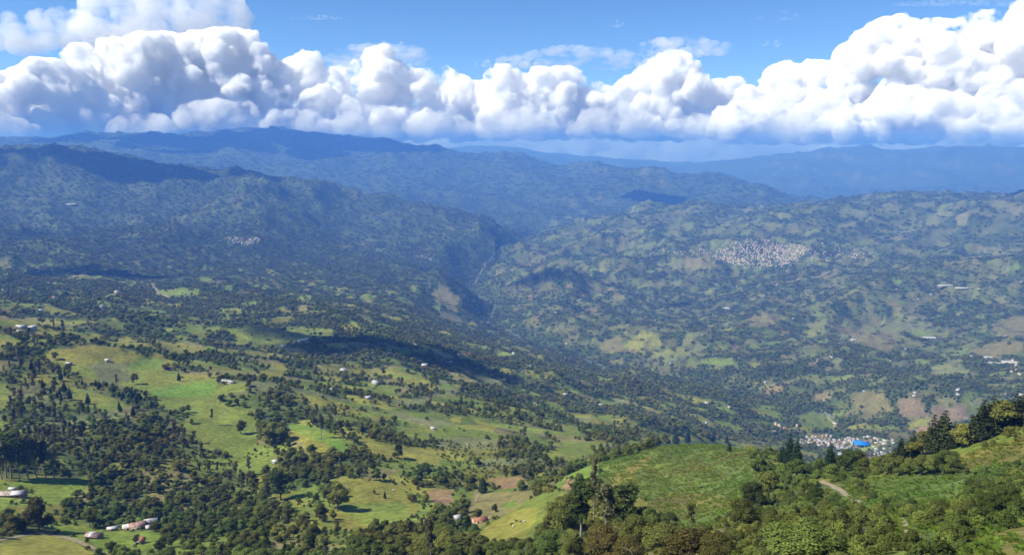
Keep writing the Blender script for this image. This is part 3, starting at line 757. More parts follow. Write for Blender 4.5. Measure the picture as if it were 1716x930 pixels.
# clouds over the land, above the top of the picture; the photograph shows their shadows on the hills
def shade_cloud(px, py, d, rx, ry, h_above, label, seed, thick=0.30):
    a, t = px_to_dir(px, py)
    X, Y = math.sin(a) * d, math.cos(a) * d
    Z = ground_z(X, Y)
    k = (ZC + h_above - Z) / SUN_DIR[2]
    c = np.array([X, Y, Z]) + SUN_DIR * k
    rg = np.random.default_rng(seed)
    P, Rr = [], []
    for i in range(60):
        u, v = rg.uniform(-1, 1, 2)
        q = u * u + v * v
        if q > 1: continue
        r = min(rx, ry) * rg.uniform(.22, .42) * (1.1 - .5 * q)
        ca, sa = math.cos(a), math.sin(a)
        dx, dy = u * rx * .85, v * ry * .85
        P.append(c + np.array([dx * ca + dy * sa, -dx * sa + dy * ca, r * .5])); Rr.append(r)
        for j in range(4):
            w_ = rg.normal(size=3); w_ /= np.linalg.norm(w_); w_[2] = abs(w_[2])
            P.append(P[-1 - j] + w_ * r * .9); Rr.append(r * rg.uniform(.3, .5))
    res = skin_of(P, Rr, max(30, min(rx, ry) * .06))
    res.name = 'cumulus_cloud'; res.materials.clear(); res.materials.append(cloud_overhead)
    ob = bpy.data.objects.new('cumulus_cloud', res); COL.objects.link(ob)
    ob['label'] = label; ob['category'] = 'cloud'; ob['group'] = 'clouds whose shadows lie on the hills'

for i, (x, y, d, rx, ry, h) in enumerate([(605, 585, 1930, 270, 230, 1500), (905, 472, 5350, 330, 130, 1900), (1095, 322, 11800, 520, 420, 3300), (150, 300, 8300, 1700, 480, 3300),
        (120, 450, 4000, 650, 260, 2200), (420, 245, 15800, 4200, 1500, 3900), (1690, 320, 9000, 450, 300, 3000), (1140, 480, 5200, 160, 90, 1900)]):
    shade_cloud(x, y, d, rx, ry, h, 'cumulus drifting overhead, its shadow lying on the land below', 400 + i)

# ------------------------------------------------------------------ roads, river, houses
CLEAR = []       # (x, y, r): spots kept free of wild trees (houses, roads, placed trees)
def simple_mat(name, rgb, rough=0.8, noise_scale=1.5, amount=0.25, rgb2=None):
    m, t, b = nodes_of(name)
    b.inputs['Roughness'].default_value = rough
    tc = t.nodes.new('ShaderNodeTexCoord')
    nz = t.nodes.new('ShaderNodeTexNoise'); nz.inputs['Scale'].default_value = noise_scale; nz.inputs['Detail'].default_value = 6
    cr = t.nodes.new('ShaderNodeValToRGB')
    lo = rgb2 or tuple(c * (1 - amount) for c in rgb)
    cr.color_ramp.elements[0].position = 0.35; cr.color_ramp.elements[1].position = 0.62
    cr.color_ramp.elements[0].color = (*lo, 1); cr.color_ramp.elements[1].color = (*rgb, 1)
    t.links.new(tc.outputs['Object'], nz.inputs['Vector']); t.links.new(nz.outputs['Fac'], cr.inputs[0]); t.links.new(cr.outputs[0], b.inputs['Base Color'])
    return m
M_TIN = simple_mat('zinc_roof', (.55, .55, .55), .5, .9, rgb2=(.32, .30, .29))
M_RUST = simple_mat('rusty_roof', (.24, .10, .07), .8, .7, rgb2=(.36, .29, .26))
M_TILE = simple_mat('clay_roof', (.36, .15, .10), .85, 1.2)
M_BROWN = simple_mat('brown_roof', (.20, .13, .10), .85, 1.0, rgb2=(.5, .46, .42))
M_WHITE = simple_mat('white_wall', (.50, .48, .43), .85, .6)
M_TOWNWALL = simple_mat('town_wall', (.56, .49, .37), .85, .05, .3)
M_TOWNROOF = simple_mat('town_roof', (.50, .43, .33), .8, .05, .4)
M_CREAM = simple_mat('cream_wall', (.60, .52, .38), .85, .6)
M_BRICK = simple_mat('brick_wall', (.36, .20, .13), .9, 1.4)
M_DARK = simple_mat('dark_opening', (.03, .028, .025), .6, 1.0)
M_WOOD = simple_mat('weathered_wood', (.20, .14, .09), .9, 2.0)
M_BLUE = simple_mat('blue_roof', (.02, .20, .78), .5, .2, .12)
M_PLASTIC = simple_mat('greenhouse_plastic', (.44, .45, .44), .4, .15, .12)
M_DIRT = simple_mat('dirt_road', (.30, .245, .165), .95, .35, rgb2=(.20, .18, .09))
M_GREYROAD = simple_mat('gravel_road', (.20, .195, .175), .95, .4)
M_COW_W = simple_mat('cow_white', (.70, .67, .60), .8, 1.3, rgb2=(.62, .58, .5))
M_COW_D = simple_mat('cow_dark', (.07, .05, .04), .8, 1.3)
water_mat, t, b = nodes_of('river_water')
b.inputs['Base Color'].default_value = (.16, .17, .13, 1); b.inputs['Roughness'].default_value = .15; b.inputs['Specular IOR Level'].default_value = .5

def ribbon(name, pts, width, material, lift=0.12, clear=True, step=None, margin=.9):
    """strip draped over the ground along world points"""
    P = [np.array(p[:2], float) for p in pts]
    Q = []
    for a, b2 in zip(P[:-1], P[1:]):
        L_ = np.linalg.norm(b2 - a); n_ = max(1, int(L_ / (step or width * .7)))
        for k in range(n_): Q.append(a + (b2 - a) * k / n_)
    Q.append(P[-1]); Q = np.array(Q)
    for _ in range(6):
        Q[1:-1] = Q[1:-1] * .5 + (Q[:-2] + Q[2:]) * .25
    tg = np.gradient(Q, axis=0); tg /= np.linalg.norm(tg, axis=1)[:, None] + 1e-9
    nr = np.stack([-tg[:, 1], tg[:, 0]], 1)
    V = []
    for s in (-.5, -.17, .17, .5):
        w_ = width * (1 + .12 * noise2(Q[:, 0] / 9., Q[:, 1] / 9., 300))
        xy = Q + nr * (s * w_)[:, None]
        z = grid_sample(GZ, xy[:, 0], xy[:, 1]) + lift
        V.append(np.c_[xy, z])
    V = np.stack(V, 1).reshape(-1, 3)
    Fc = []
    for i in range(len(Q) - 1):
        for j in range(3):
            Fc.append((i * 4 + j, i * 4 + j + 1, (i + 1) * 4 + j + 1, (i + 1) * 4 + j))
    ob = bpy.data.objects.new(name, mesh_np(name, V, np.array(Fc), (material,), True))
    COL.objects.link(ob); ob['kind'] = 'structure'
    if clear:
        for q in Q[::2]: CLEAR.append((q[0], q[1], width * margin))
    return ob
def px_path(lst): return [hit(*p)[:2] for p in lst]
ribbon('dirt_road', px_path([(-30,912),(0,905),(40,897),(65,893),(96,897),(126,905),(150,916),(168,926),(185,940)]), 4.2, M_DIRT)
ribbon('farm_track', px_path([(1376,806),(1396,816),(1412,824),(1430,836),(1448,846),(1468,858)]), 2.3, M_DIRT, .15, margin=1.9)
ribbon('farm_track', px_path([(1505,868),(1516,885),(1527,898),(1535,905)]), 1.8, M_DIRT, .15, margin=1.9)
ribbon('gravel_road', px_path([(1338,796),(1343,786),(1352,779),(1366,774)]), 4.5, M_GREYROAD, .1)
ribbon('farm_track', px_path([(1590,784),(1605,787),(1625,791)]), 1.8, M_DIRT, .15, margin=1.6)
ribbon('dirt_road', px_path([(694,578),(710,586),(735,596),(752,600)]), 7.0, M_DIRT, .5)
ribbon('dirt_road', px_path([(685,698),(705,706),(722,715),(727,722)]), 3.5, M_DIRT, .3)
ribbon('dirt_road', px_path([(256,478),(262,486),(268,494),(285,502)]), 9.0, M_DIRT, .8)
ribbon('dirt_road', px_path([(1374,690),(1386,700),(1398,712),(1402,722)]), 6.0, M_DIRT, .8)
ribbon('dirt_road', px_path([(1320,735),(1350,742),(1385,748)]), 7.0, M_GREYROAD, .8)
ribbon('dirt_road', px_path([(1300,480),(1340,470),(1380,462),(1420,455)]), 12.0, M_DIRT, 1.0)
ribbon('dirt_road', px_path([(1362,618),(1370,608),(1364,600),(1358,596)]), 6.0, M_DIRT, .8)
ribbon('footpath', px_path([(796,842),(800,832),(806,824),(808,818)]), 1.6, M_DIRT, .15)
ribbon('footpath', px_path([(955,825),(985,812),(1010,800)]), 1.2, M_DIRT, .12)
ribbon('river', RIVER, 13.0, water_mat, 1.0, step=24)

def box(cx, cy_, z0, sx, sy, sz):
    v = np.array([(cx + a * sx / 2, cy_ + b2 * sy / 2, z0 + c * sz) for c in (0, 1) for b2 in (-1, 1) for a in (-1, 1)])
    f = np.array([(0, 2, 3, 1), (4, 5, 7, 6), (0, 1, 5, 4), (2, 6, 7, 3), (0, 4, 6, 2), (1, 3, 7, 5)])
    return v, f
def gable_roof(L_, Wd, z, rise, over=.5, thick=.14):
    """two pitched slabs along x"""
    parts = []
    hx = L_ / 2 + over; hy = Wd / 2 + over; drop = rise * over / (Wd / 2)
    for s in (-1, 1):
        v = []
        for dz in (0, thick):
            v += [(-hx, 0, z + rise + dz), (hx, 0, z + rise + dz), (hx, s * hy, z - drop + dz), (-hx, s * hy, z - drop + dz)]
        f = [(0, 1, 2, 3), (4, 7, 6, 5), (0, 4, 5, 1), (1, 5, 6, 2), (2, 6, 7, 3), (3, 7, 4, 0)]
        parts.append((np.array(v), np.array(f)))
    return join_q(parts)
def join_q(parts):
    V, Q, k = [], [], 0
    for v, f in parts:
        V.append(v); Q.append(f + k); k += len(v)
    return np.concatenate(V), np.concatenate(Q)
def gable_walls(L_, Wd, h, rise):
    v, f = box(0, 0, -1.5, L_, Wd, h + 1.5)
    tri = []
    for s in (-1, 1):
        k = len(v) + len(tri) * 1
        tri += [(s * L_ / 2, -Wd / 2, h), (s * L_ / 2, Wd / 2, h), (s * L_ / 2, 0, h + rise)]
    return np.concatenate([v, np.array(tri)]), [f, np.array([(8, 9, 10), (11, 13, 12)])]
def child(parent, name, v, f, m):
    c = bpy.data.objects.new(name, mesh_np(name, v, f, (m,)))
    COL.objects.link(c); c.parent = parent
    return c
def root(name, label, cat, x, y, z, rot, group=None):
    e = bpy.data.objects.new(name, None); COL.objects.link(e)
    e.location = (x, y, z); e.rotation_euler = (0, 0, rot)
    e['label'] = label; e['category'] = cat
    if group: e['group'] = group
    return e
def house(px, py, L_, Wd, h, rise, rot, roof, wall, label, name='farmhouse', windows=2, patch=None, posts=False):
    X, Y, Z, d = hit(px, py)
    e = root(name, label, 'house', X, Y, Z, rot)
    CLEAR.append((X, Y, max(L_, Wd) * .75))
    if posts:
        for sx in (-1, 1):
            for sy in (-1, 1):
                v, f = box(sx * L_ * .46, sy * Wd * .46, -1.2, .22, .22, h + 1.2); child(e, 'post', v, f, M_WOOD)
        v, f = box(0, Wd * .42, -1, L_ * .9, .15, h * .75 + 1); child(e, 'wall', v, f, wall)
    else:
        v, f = gable_walls(L_, Wd, h, rise); child(e, 'wall', v, f, wall)
        n_ = max(1, windows)
        for s in (-1, 1):
            for k in range(n_):
                x = (k - (n_ - 1) / 2) * L_ / (n_ + .6)
                if s == -1 and k == n_ // 2:
                    v, f = box(x, s * (Wd / 2 + .02), 0, .95, .1, 2.05); child(e, 'door', v, f, M_WOOD)
                else:
                    v, f = box(x, s * (Wd / 2 + .02), 1.0, 1.1, .08, 1.0); child(e, 'window', v, f, M_DARK)
    v, f = gable_roof(L_, Wd, h, rise)
    r_ = child(e, 'roof', v, f, roof)
    if patch:
        v, f = gable_roof(L_ * patch[1], Wd * .98, h + .18, rise, .35, .06); v = v + (L_ * patch[0], 0, 0); child(e, 'roof_patch', v, f, patch[2])
    return e
R = math.radians
house(219, 887, 9, 5.5, 2.6, 1.3, R(25), M_TIN, M_BRICK, 'small white zinc roofed wing at the road end of the farm compound')
house(231, 885, 10, 7, 2.9, 1.7, R(28), M_RUST, M_CREAM, 'rust roofed middle house of the farm compound', windows=3)
house(243, 883, 11, 7, 2.8, 1.5, R(24), M_TIN, M_WHITE, 'wide pale zinc roofed house in the middle of the farm compound', windows=3, patch=(.2, .3, M_BROWN))
house(253, 877, 8, 5, 2.6, 1.1, R(20), M_TIN, M_WHITE, 'white roofed shed behind the farm compound')
house(256, 887, 8, 4, 2.4, .9, R(30), M_TIN, M_WOOD, 'low open lean to with white roof beside the farm compound', name='lean_to', posts=True)
house(278, 873, 5, 3, 2.3, .7, R(15), M_TIN, M_WOOD, 'tiny white roofed shelter at the wood edge above the compound', name='shelter', posts=True)
house(189, 890, 6, 3.2, 2.2, .7, R(18), M_TIN, M_WOOD, 'small white roofed coop on the farm lawn', name='coop', windows=1)
house(158, 903, 9, 6, 2.4, 1.2, R(-12), M_RUST, M_BRICK, 'rusty roofed hut with white patch beside the dirt road', name='hut', windows=2, patch=(-.1, .35, M_TIN))
house(235, 910, 4.5, 4, 2.5, 1.2, R(70), M_TILE, M_WHITE, 'little red roofed white hut on the farm lawn', name='hut', windows=1)
house(18, 832, 21, 8, 2.8, 1.6, R(6), M_BROWN, M_BRICK, 'long brown and white roofed barn at the edge of the bright lawn', name='barn', windows=4, patch=(.27, .4, M_TIN))
house(22, 822, 5, 3, 2.3, .7, R(4), M_TIN, M_WOOD, 'tiny white roofed shelter behind the long barn', name='shelter', posts=True)
house(765, 872, 5, 4.5, 2.5, 1.2, R(30), M_TIN, M_WHITE, 'white roofed hut under the broad dark dome tree', name='hut', windows=1)
house(804, 876, 9, 5, 2.5, 1.3, R(20), M_TILE, M_CREAM, 'clay roofed hut at the foot of the dry slope', name='hut', windows=2)
house(352, 604, 16, 9, 3.2, 2.2, R(-10), M_TILE, M_WHITE, 'red roofed hacienda house among the trees beyond the long meadow', windows=4)
house(378, 643, 10, 6, 2.7, 1.3, R(10), M_TIN, M_WHITE, 'white house at the upper end of the long meadow', windows=3)
house(388, 642, 8, 5, 2.6, 1.2, R(-15), M_TIN, M_CREAM, 'cream shed beside the white meadow house', windows=2)
house(36, 552, 13, 8, 3, 1.6, R(8), M_TIN, M_WHITE, 'white farmhouse above the olive hill', windows=3)
house(31, 559, 9, 6, 2.7, 1.3, R(20), M_TIN, M_WHITE, 'smaller white shed below the white farmhouse', windows=2)
house(116, 612, 7, 4, 2.4, .9, R(0), M_TIN, M_WOOD, 'low grey roofed shed at the foot of the olive hill', name='shed', windows=2)
house(180, 607, 6, 5, 2.5, 1.2, R(30), M_TIN, M_CREAM, 'pale shed inside the grove under the olive hill', name='shed', windows=1)
house(462, 776, 6, 4, 2.4, 1.0, R(12), M_TIN, M_WHITE, 'white hut at the edge of the small green field', name='hut', windows=1)
house(480, 722, 5, 4, 2.4, 1.0, R(40), M_TIN, M_WHITE, 'white hut beside the bright green strip field', name='hut', windows=1)
house(726, 720, 6, 4, 2.5, 1.1, R(10), M_TIN, M_WHITE, 'white hut at the end of the pale track', name='hut', windows=1)
house(925, 651, 14, 9, 3.2, 2.2, R(15), M_TILE, M_CREAM, 'red roofed house standing alone in the valley wood', windows=3)
house(1006, 688, 14, 9, 3.2, 2.2, R(-25), M_TILE, M_WHITE, 'red roofed house below the lone red roofed house', windows=3)
house(616, 668, 9, 6, 2.8, 1.4, R(35), M_TIN, M_WHITE, 'pale farmhouse by the grove above the small olive plots', windows=2)
house(560, 656, 14, 6, 3, 1.4, R(5), M_TIN, M_CREAM, 'long pale shed in the hedges above the bushy spur', name='shed', windows=3)

# sports hall with the arched blue roof
X, Y, Z, d = hit(1443, 752)
e = root('sports_hall', 'covered sports court with a bright blue arched roof in the valley town', 'hall', X, Y, Z, R(-18))
CLEAR.append((X, Y, 34))
Lh, Wh = 40.0, 27.0
V, Q = [], []
for i in range(13):
    a = math.pi * (i / 12.0)
    V += [(-Lh / 2, -Wh / 2 * math.cos(a), 8 + 6 * math.sin(a)), (Lh / 2, -Wh / 2 * math.cos(a), 8 + 6 * math.sin(a)), (-Lh / 2, -Wh / 2 * math.cos(a), 7.7 + 6 * math.sin(a)), (Lh / 2, -Wh / 2 * math.cos(a), 7.7 + 6 * math.sin(a))]
for i in range(12):
    k = i * 4
    Q += [(k, k + 1, k + 5, k + 4), (k + 2, k + 6, k + 7, k + 3), (k, k + 4, k + 6, k + 2), (k + 1, k + 3, k + 7, k + 5)]
child(e, 'roof', np.array(V), np.array(Q), M_BLUE)
for sx in (-1, -.33, .33, 1):
    for sy in (-1, 1):
        v, f = box(sx * (Lh / 2 - .8), sy * (Wh / 2 - .6), -3, .7, .7, 11.2); child(e, 'column', v, f, M_WHITE)
v, f = box(0, 0, -3, Lh, Wh, 3.3); child(e, 'floor', v, f, M_GREYROAD)
for sx in (-1, 1):
    v, f = box(sx * (Lh / 2 - .2), 0, 0.3, .3, Wh - 2, 4.5); child(e, 'wall', v, f, M_DARK)
# church of the valley town
X, Y, Z, d = hit(1389, 748)
e = root('church', 'white church with a square bell tower in the valley town', 'church', X, Y, Z, R(70))
CLEAR.append((X, Y, 22))
v, f = gable_walls(26, 11, 8, 4); child(e, 'wall', v, f, M_WHITE)
v, f = gable_roof(26, 11, 8, 4, .6, .3); child(e, 'roof', v, f, M_BROWN)
v, f = box(-14.5, 0, -2, 6, 6, 19); child(e, 'bell_tower', v, f, M_WHITE)
V = np.array([(-17.8, -3.3, 17), (-11.2, -3.3, 17), (-11.2, 3.3, 17), (-17.8, 3.3, 17), (-14.5, 0, 22)])
child(e, 'spire', V, [np.array([(0, 1, 4), (1, 2, 4), (2, 3, 4), (3, 0, 4)]), np.array([(3, 2, 1, 0)])], M_TILE)
for sy in (-1, 1):
    v, f = box(-14.5, sy * 3.05, 12.5, 1.6, .2, 2.6); child(e, 'belfry_opening', v, f, M_DARK)
# greenhouses and long sheds across the valley
def long_shed(px, py, L_, Wd, rot, label, name='greenhouse', m=M_PLASTIC, dmin=1500):
    X, Y, Z, d = hit(px, py, dmin)
    e = root(name, label, 'greenhouse' if name == 'greenhouse' else 'shed', X, Y, Z + 1.0, rot)
    CLEAR.append((X, Y, max(Wd, 20)))
    V, Q = [], []
    for i in range(9):
        a = math.pi * i / 8
        for s in (-1, 1): V.append((s * L_ / 2, -Wd / 2 * math.cos(a), 2.2 + 2.8 * math.sin(a)))
    for i in range(8): Q.append((i * 2, i * 2 + 1, i * 2 + 3, i * 2 + 2))
    child(e, 'cover', np.array(V), np.array(Q), m)
    v, f = box(0, 0, -4, L_ - .4, Wd - .4, 6.3); child(e, 'wall', v, f, M_CREAM)
long_shed(1655, 602, 150, 11, R(-14), 'longest white plastic greenhouse on the far valley side')
long_shed(1655, 610, 110, 11, R(-14), 'white plastic greenhouse below the longest one')
long_shed(1700, 609, 90, 12, R(-16), 'white plastic greenhouse beyond the end of the longest one')
long_shed(1556, 567, 58, 26, R(-4), 'big white shed standing alone on the far valley side', 'shed')
long_shed(1217, 518, 45, 26, R(-35), 'white shed on the wooded bank across the river', 'shed')
long_shed(1583, 486, 80, 20, R(2), 'long white shed row end on the plateau', 'shed')
long_shed(1610, 495, 60, 22, R(-12), 'white shed cluster on the plateau beside the long shed', 'shed')
long_shed(1430, 575, 26, 12, R(0), 'small white shed beside the dry knoll', 'shed')
long_shed(120, 346, 85, 45, R(-5), 'lone bright clearing shed high on the left blue hillside', 'shed')
long_shed(505, 575, 40, 9, R(55), 'white shed strip at the edge of the cloud shadow', 'shed', dmin=1200)

# small houses: shared meshes, single objects
def small_house_mesh(L_, Wd, h, rise, roof, wall):
    v1, f1 = gable_walls(L_, Wd, h, rise); v2, f2 = gable_roof(L_, Wd, h, rise)
    n1 = len(v1)
    me = mesh_np('small_house', np.concatenate([v1, v2]), [np.concatenate([f1[0], f2 + n1]), f1[1]], (wall, roof))
    mi = np.array([0] * 6 + [1] * len(f2) + [0, 0], np.int32)
    me.polygons.foreach_set('material_index', mi)
    return me
SH = [(small_house_mesh(11, 8, 3.2, 1.6, M_TIN, M_WHITE), 'white house with pale zinc roof'), (small_house_mesh(10, 8, 3.2, 2, M_TILE, M_WHITE), 'white house with red clay roof'),
      (small_house_mesh(13, 9, 3.4, 1.5, M_TIN, M_CREAM), 'cream house with pale zinc roof'), (small_house_mesh(10, 8, 5.8, 1.4, M_BROWN, M_WHITE), 'two storey white house with brown roof'),
      (small_house_mesh(9, 7, 3.0, 1.3, M_RUST, M_BRICK), 'brick house with rusty roof')]
rgh = np.random.default_rng(31)
def put_small(k, x, y, z, rot, s, where, group):
    ob = bpy.data.objects.new('small_house', SH[k][0]); COL.objects.link(ob)
    ob.location = (x, y, z); ob.rotation_euler = (0, 0, rot); ob.scale = (s, s, s)
    ob['label'] = '%s %s' % (SH[k][1], where); ob['category'] = 'house'; ob['group'] = group
    CLEAR.append((x, y, 10 * s))
TOWN = [(1338,741),(1358,734),(1385,733),(1420,736),(1440,738),(1470,738),(1500,741),(1496,760),(1470,772),(1450,778),(1420,772),(1395,757),(1360,745),(1335,745)]
tx, ty = [p[0] for p in TOWN], [p[1] for p in TOWN]
placed, tries = [], 0
while len(placed) < 215 and tries < 9000:
    tries += 1
    a, b2 = rgh.uniform(min(tx), max(tx)), rgh.uniform(min(ty), max(ty))
    if not in_poly(np.array([a]), np.array([b2]), TOWN)[0]: continue
    X, Y, Z, d = hit(a, b2, 1600)
    if d > 3500 or any((X - q[0]) ** 2 + (Y - q[1]) ** 2 < (10.5 if len(q) == 2 else q[2]) ** 2 for q in placed + [c for c in CLEAR if c[2] in (34, 22)]): continue
    placed.append((X, Y))
    k = int(rgh.choice(5, p=[.42, .14, .2, .16, .08]))
    put_small(k, X, Y, Z, R(-18 + 90 * rgh.integers(0, 2)) + rgh.normal(0, .07), rgh.uniform(.7, 1.1), 'in the valley town around the blue arched hall', 'houses of the valley town, ' + SH[k][1])
cnt_h, tries = 0, 0
while cnt_h < 58 and tries < 5000:
    tries += 1
    a, b2 = rgh.uniform(-10, 1726), 470 + 250 * rgh.random()
    if in_poly(np.array([a]), np.array([b2]), TOWN)[0]: continue
    X, Y, Z, d = hit(a, b2, 1300)
    if d > 6500 or d < 1350: continue
    if grid_sample(forest, np.array([X]), np.array([Y]))[0] > 0.75 and rgh.random() < .6: continue
    lower = a > 1180 and b2 > 650
    if not lower and rgh.random() < (.3 if a > 900 else .6): continue
    cnt_h += 1
    k = int(rgh.choice(5, p=[.5, .12, .25, .08, .05]))
    right = a > 1000
    where = 'scattered among fields on the far valley side' if right else 'scattered among hedges on the near valley side'
    put_small(k, X, Y, Z, rgh.uniform(0, 6.28), rgh.uniform(.8, 1.3), where, where.replace('scattered', 'houses') + ', ' + SH[k][1])
# the far plateau town and hamlets: hundreds of houses of a few pixels, one mass
V, Q4, mi, k = [], [], [], 0
def far_house(X, Y, Z, rot, L_, Wd, h):
    global k
    c, s = math.cos(rot), math.sin(rot)
    v1, f1 = box(0, 0, -4, L_, Wd, h + 4); v2, f2 = gable_roof(L_, Wd, h, 2.2)
    v = np.concatenate([v1, v2]); f = np.concatenate([f1, f2 + 8])
    v = np.c_[v[:, 0] * c - v[:, 1] * s + X, v[:, 0] * s + v[:, 1] * c + Y, v[:, 2] + Z]
    V.append(v); Q4.append(f + k); k += len(v)
    r = rgh.random(); mi.extend([0] * 6 + [1 if r < .72 else (2 if r < .87 else 3)] * len(f2))
AREAS = [([(1192,432),(1205,418),(1230,414),(1290,412),(1340,413),(1360,422),(1340,432),(1325,446),(1270,448),(1225,447),(1212,440)], 820), ([(1085,423),(1190,423),(1190,428),(1085,427)], 40),
         ([(1350,416),(1460,424),(1462,436),(1390,438),(1345,430)], 60), ([(376,402),(400,401),(440,407),(438,411),(385,408)], 70), ([(225,394),(250,393),(250,398),(228,398)], 8),
         ([(1290,704),(1345,716),(1350,730),(1300,724)], 12), ([(890,336),(935,338),(935,344),(880,344)], 16), ([(700,430),(730,429),(735,436),(705,436)], 14), ([(1680,605),(1716,610),(1716,640),(1690,630)], 10)]
for poly, n_ in AREAS:
    ax, ay = [p[0] for p in poly], [p[1] for p in poly]; got = 0; tr_ = 0
    while got < n_ and tr_ < 20000:
        tr_ += 1
        a, b2 = rgh.uniform(min(ax), max(ax)), rgh.uniform(min(ay), max(ay))
        if not in_poly(np.array([a]), np.array([b2]), poly)[0]: continue
        X, Y, Z, d = hit(a, b2, 1600); got += 1
        X += rgh.normal(0, 12); Y += rgh.normal(0, 25)
        far_house(X, Y, ground_z(X, Y), R(12) + R(90) * rgh.integers(0, 2), rgh.uniform(7, 12), rgh.uniform(6, 9), rgh.uniform(3, 6))
        if got % 3 == 0: CLEAR.append((X, Y, 24))
me = mesh_np('plateau_town', np.concatenate(V), np.concatenate(Q4), (M_TOWNWALL, M_TOWNROOF, M_TILE, M_BROWN))
me.polygons.foreach_set('material_index', np.array(mi, np.int32))
town = bpy.data.objects.new('plateau_town', me); COL.objects.link(town)
town['kind'] = 'stuff'; town['label'] = 'pale houses of the towns far off on the plateau and hills'; town['category'] = 'town'

# cattle on the pasture
def cow_mesh(m, seed):
    rg = np.random.default_rng(seed)
    import bmesh
    me = bpy.data.meshes.new('cow_body'); bm = bmesh.new()
    J = {'hip': (-.75, 0, 1.12, .33, .34), 'mid': (0, 0, 1.05, .36, .38), 'chest': (.68, 0, 1.10, .30, .36), 'neck': (1.0, 0, 1.15, .17, .2), 'head': (1.28, 0, .98, .12, .14), 'muzzle': (1.5, 0, .80, .09, .09)}
    vs_ = {n_: bm.verts.new(p[:3]) for n_, p in J.items()}
    order = list(J); rad = [J[n_][3:] for n_ in order]
    for a, b2 in zip(order[:-1], order[1:]): bm.edges.new((vs_[a], vs_[b2]))
    for base, x in (('hip', -.78), ('chest', .66)):
        for s in (-1, 1):
            k_ = bm.verts.new((x - (.08 if base == 'hip' else 0), s * .2, .55)); ft = bm.verts.new((x, s * .2, .02))
            bm.edges.new((vs_[base], k_)); bm.edges.new((k_, ft)); rad += [(.1, .1), (.055, .055)]
    tl = bm.verts.new((-1.12, 0, 1.1)); te = bm.verts.new((-1.2, 0, .6)); bm.edges.new((vs_['hip'], tl)); bm.edges.new((tl, te)); rad += [(.04, .04), (.03, .03)]
    for s in (-1, 1):
        er = bm.verts.new((1.22, s * .24, 1.08)); bm.edges.new((vs_['head'], er)); rad += [(.05, .03)]
    bm.to_mesh(me); bm.free()
    ob = bpy.data.objects.new('tmp', me); COL.objects.link(ob)
    sk = ob.modifiers.new('s', 'SKIN'); ob.modifiers.new('d', 'SUBSURF').levels = 1
    for v_, r_ in zip(me.skin_vertices[0].data, rad): v_.radius = r_
    me.skin_vertices[0].data[1].use_root = True
    res = bpy.data.meshes.new_from_object(ob.evaluated_get(bpy.context.evaluated_depsgraph_get()))
    bpy.data.objects.remove(ob); res.name = 'cow'; res.materials.clear(); res.materials.append(m)
    res.polygons.foreach_set('use_smooth', np.ones(len(res.polygons), bool))
    return res
cw, cd = cow_mesh(M_COW_W, 1), cow_mesh(M_COW_D, 2)
for px, py, m_, rot, lab in [(860, 884, cw, 80, 'white cow facing uphill on the olive slope'), (879, 877, cw, 200, 'white cow standing beside a dark cow on the olive slope'), (874, 877, cd, 10, 'dark cow standing beside the white cow on the olive slope'),
                             (865, 876, cd, 150, 'dark cow grazing between the other cattle on the olive slope'), (857, 880, cd, 40, 'dark cow next to the uphill facing white cow'), (659, 824, cw, 5, 'lone white cow on the round olive pasture'), (1000, 0, None, 0, '')]:
    if m_ is None: continue
    X, Y, Z, d = hit(px, py)
    ob = bpy.data.objects.new('cow', m_); COL.objects.link(ob); ob.location = (X, Y, Z - .02); ob.rotation_euler = (0, 0, R(rot)); ob['label'] = lab; ob['category'] = 'cow'; ob['group'] = 'cattle on the pastures'

# ------------------------------------------------------------------ vegetation
def leaf_material(name, rgb, spread=0.42, trans=0.30, hue=0.045):
    m, t = new_mat(name)
    N, L = t.nodes, t.links
    out = N.new('ShaderNodeOutputMaterial')
    oi = N.new('ShaderNodeObjectInfo')
    tint = N.new('ShaderNodeAttribute'); tint.attribute_name = 'tint'
    geo = N.new('ShaderNodeNewGeometry')
    no = N.new('ShaderNodeTexNoise'); no.inputs['Scale'].default_value = 0.012; no.inputs['Detail'].default_value = 3
    L.new(geo.outputs['Position'], no.inputs['Vector'])
    a = N.new('ShaderNodeMapRange'); a.inputs[3].default_value = 1 - spread; a.inputs[4].default_value = 1 + spread
    L.new(oi.outputs['Random'], a.inputs[0])
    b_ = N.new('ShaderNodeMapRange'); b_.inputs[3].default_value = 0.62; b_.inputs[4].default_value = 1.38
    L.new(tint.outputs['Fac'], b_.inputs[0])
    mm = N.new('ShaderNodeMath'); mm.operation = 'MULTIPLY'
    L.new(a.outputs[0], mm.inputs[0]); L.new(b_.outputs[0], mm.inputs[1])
    hs = N.new('ShaderNodeHueSaturation'); hs.inputs['Color'].default_value = (*rgb, 1)
    h = N.new('ShaderNodeMapRange'); h.inputs[1].default_value = 0.3; h.inputs[2].default_value = 0.7
    h.inputs[3].default_value = 0.5 - hue; h.inputs[4].default_value = 0.5 + hue
    L.new(no.outputs['Fac'], h.inputs[0]); L.new(h.outputs[0], hs.inputs['Hue']); L.new(mm.outputs[0], hs.inputs['Value'])
    d = N.new('ShaderNodeBsdfDiffuse'); tr = N.new('ShaderNodeBsdfTranslucent')
    hs2 = N.new('ShaderNodeHueSaturation'); hs2.inputs['Saturation'].default_value = 1.15; hs2.inputs['Value'].default_value = 1.25
    L.new(hs.outputs[0], hs2.inputs['Color'])
    L.new(hs.outputs[0], d.inputs[0]); L.new(hs2.outputs[0], tr.inputs[0])
    mx = N.new('ShaderNodeMixShader'); mx.inputs[0].default_value = trans
    L.new(d.outputs[0], mx.inputs[1]); L.new(tr.outputs[0], mx.inputs[2]); L.new(mx.outputs[0], out.inputs['Surface'])
    return m

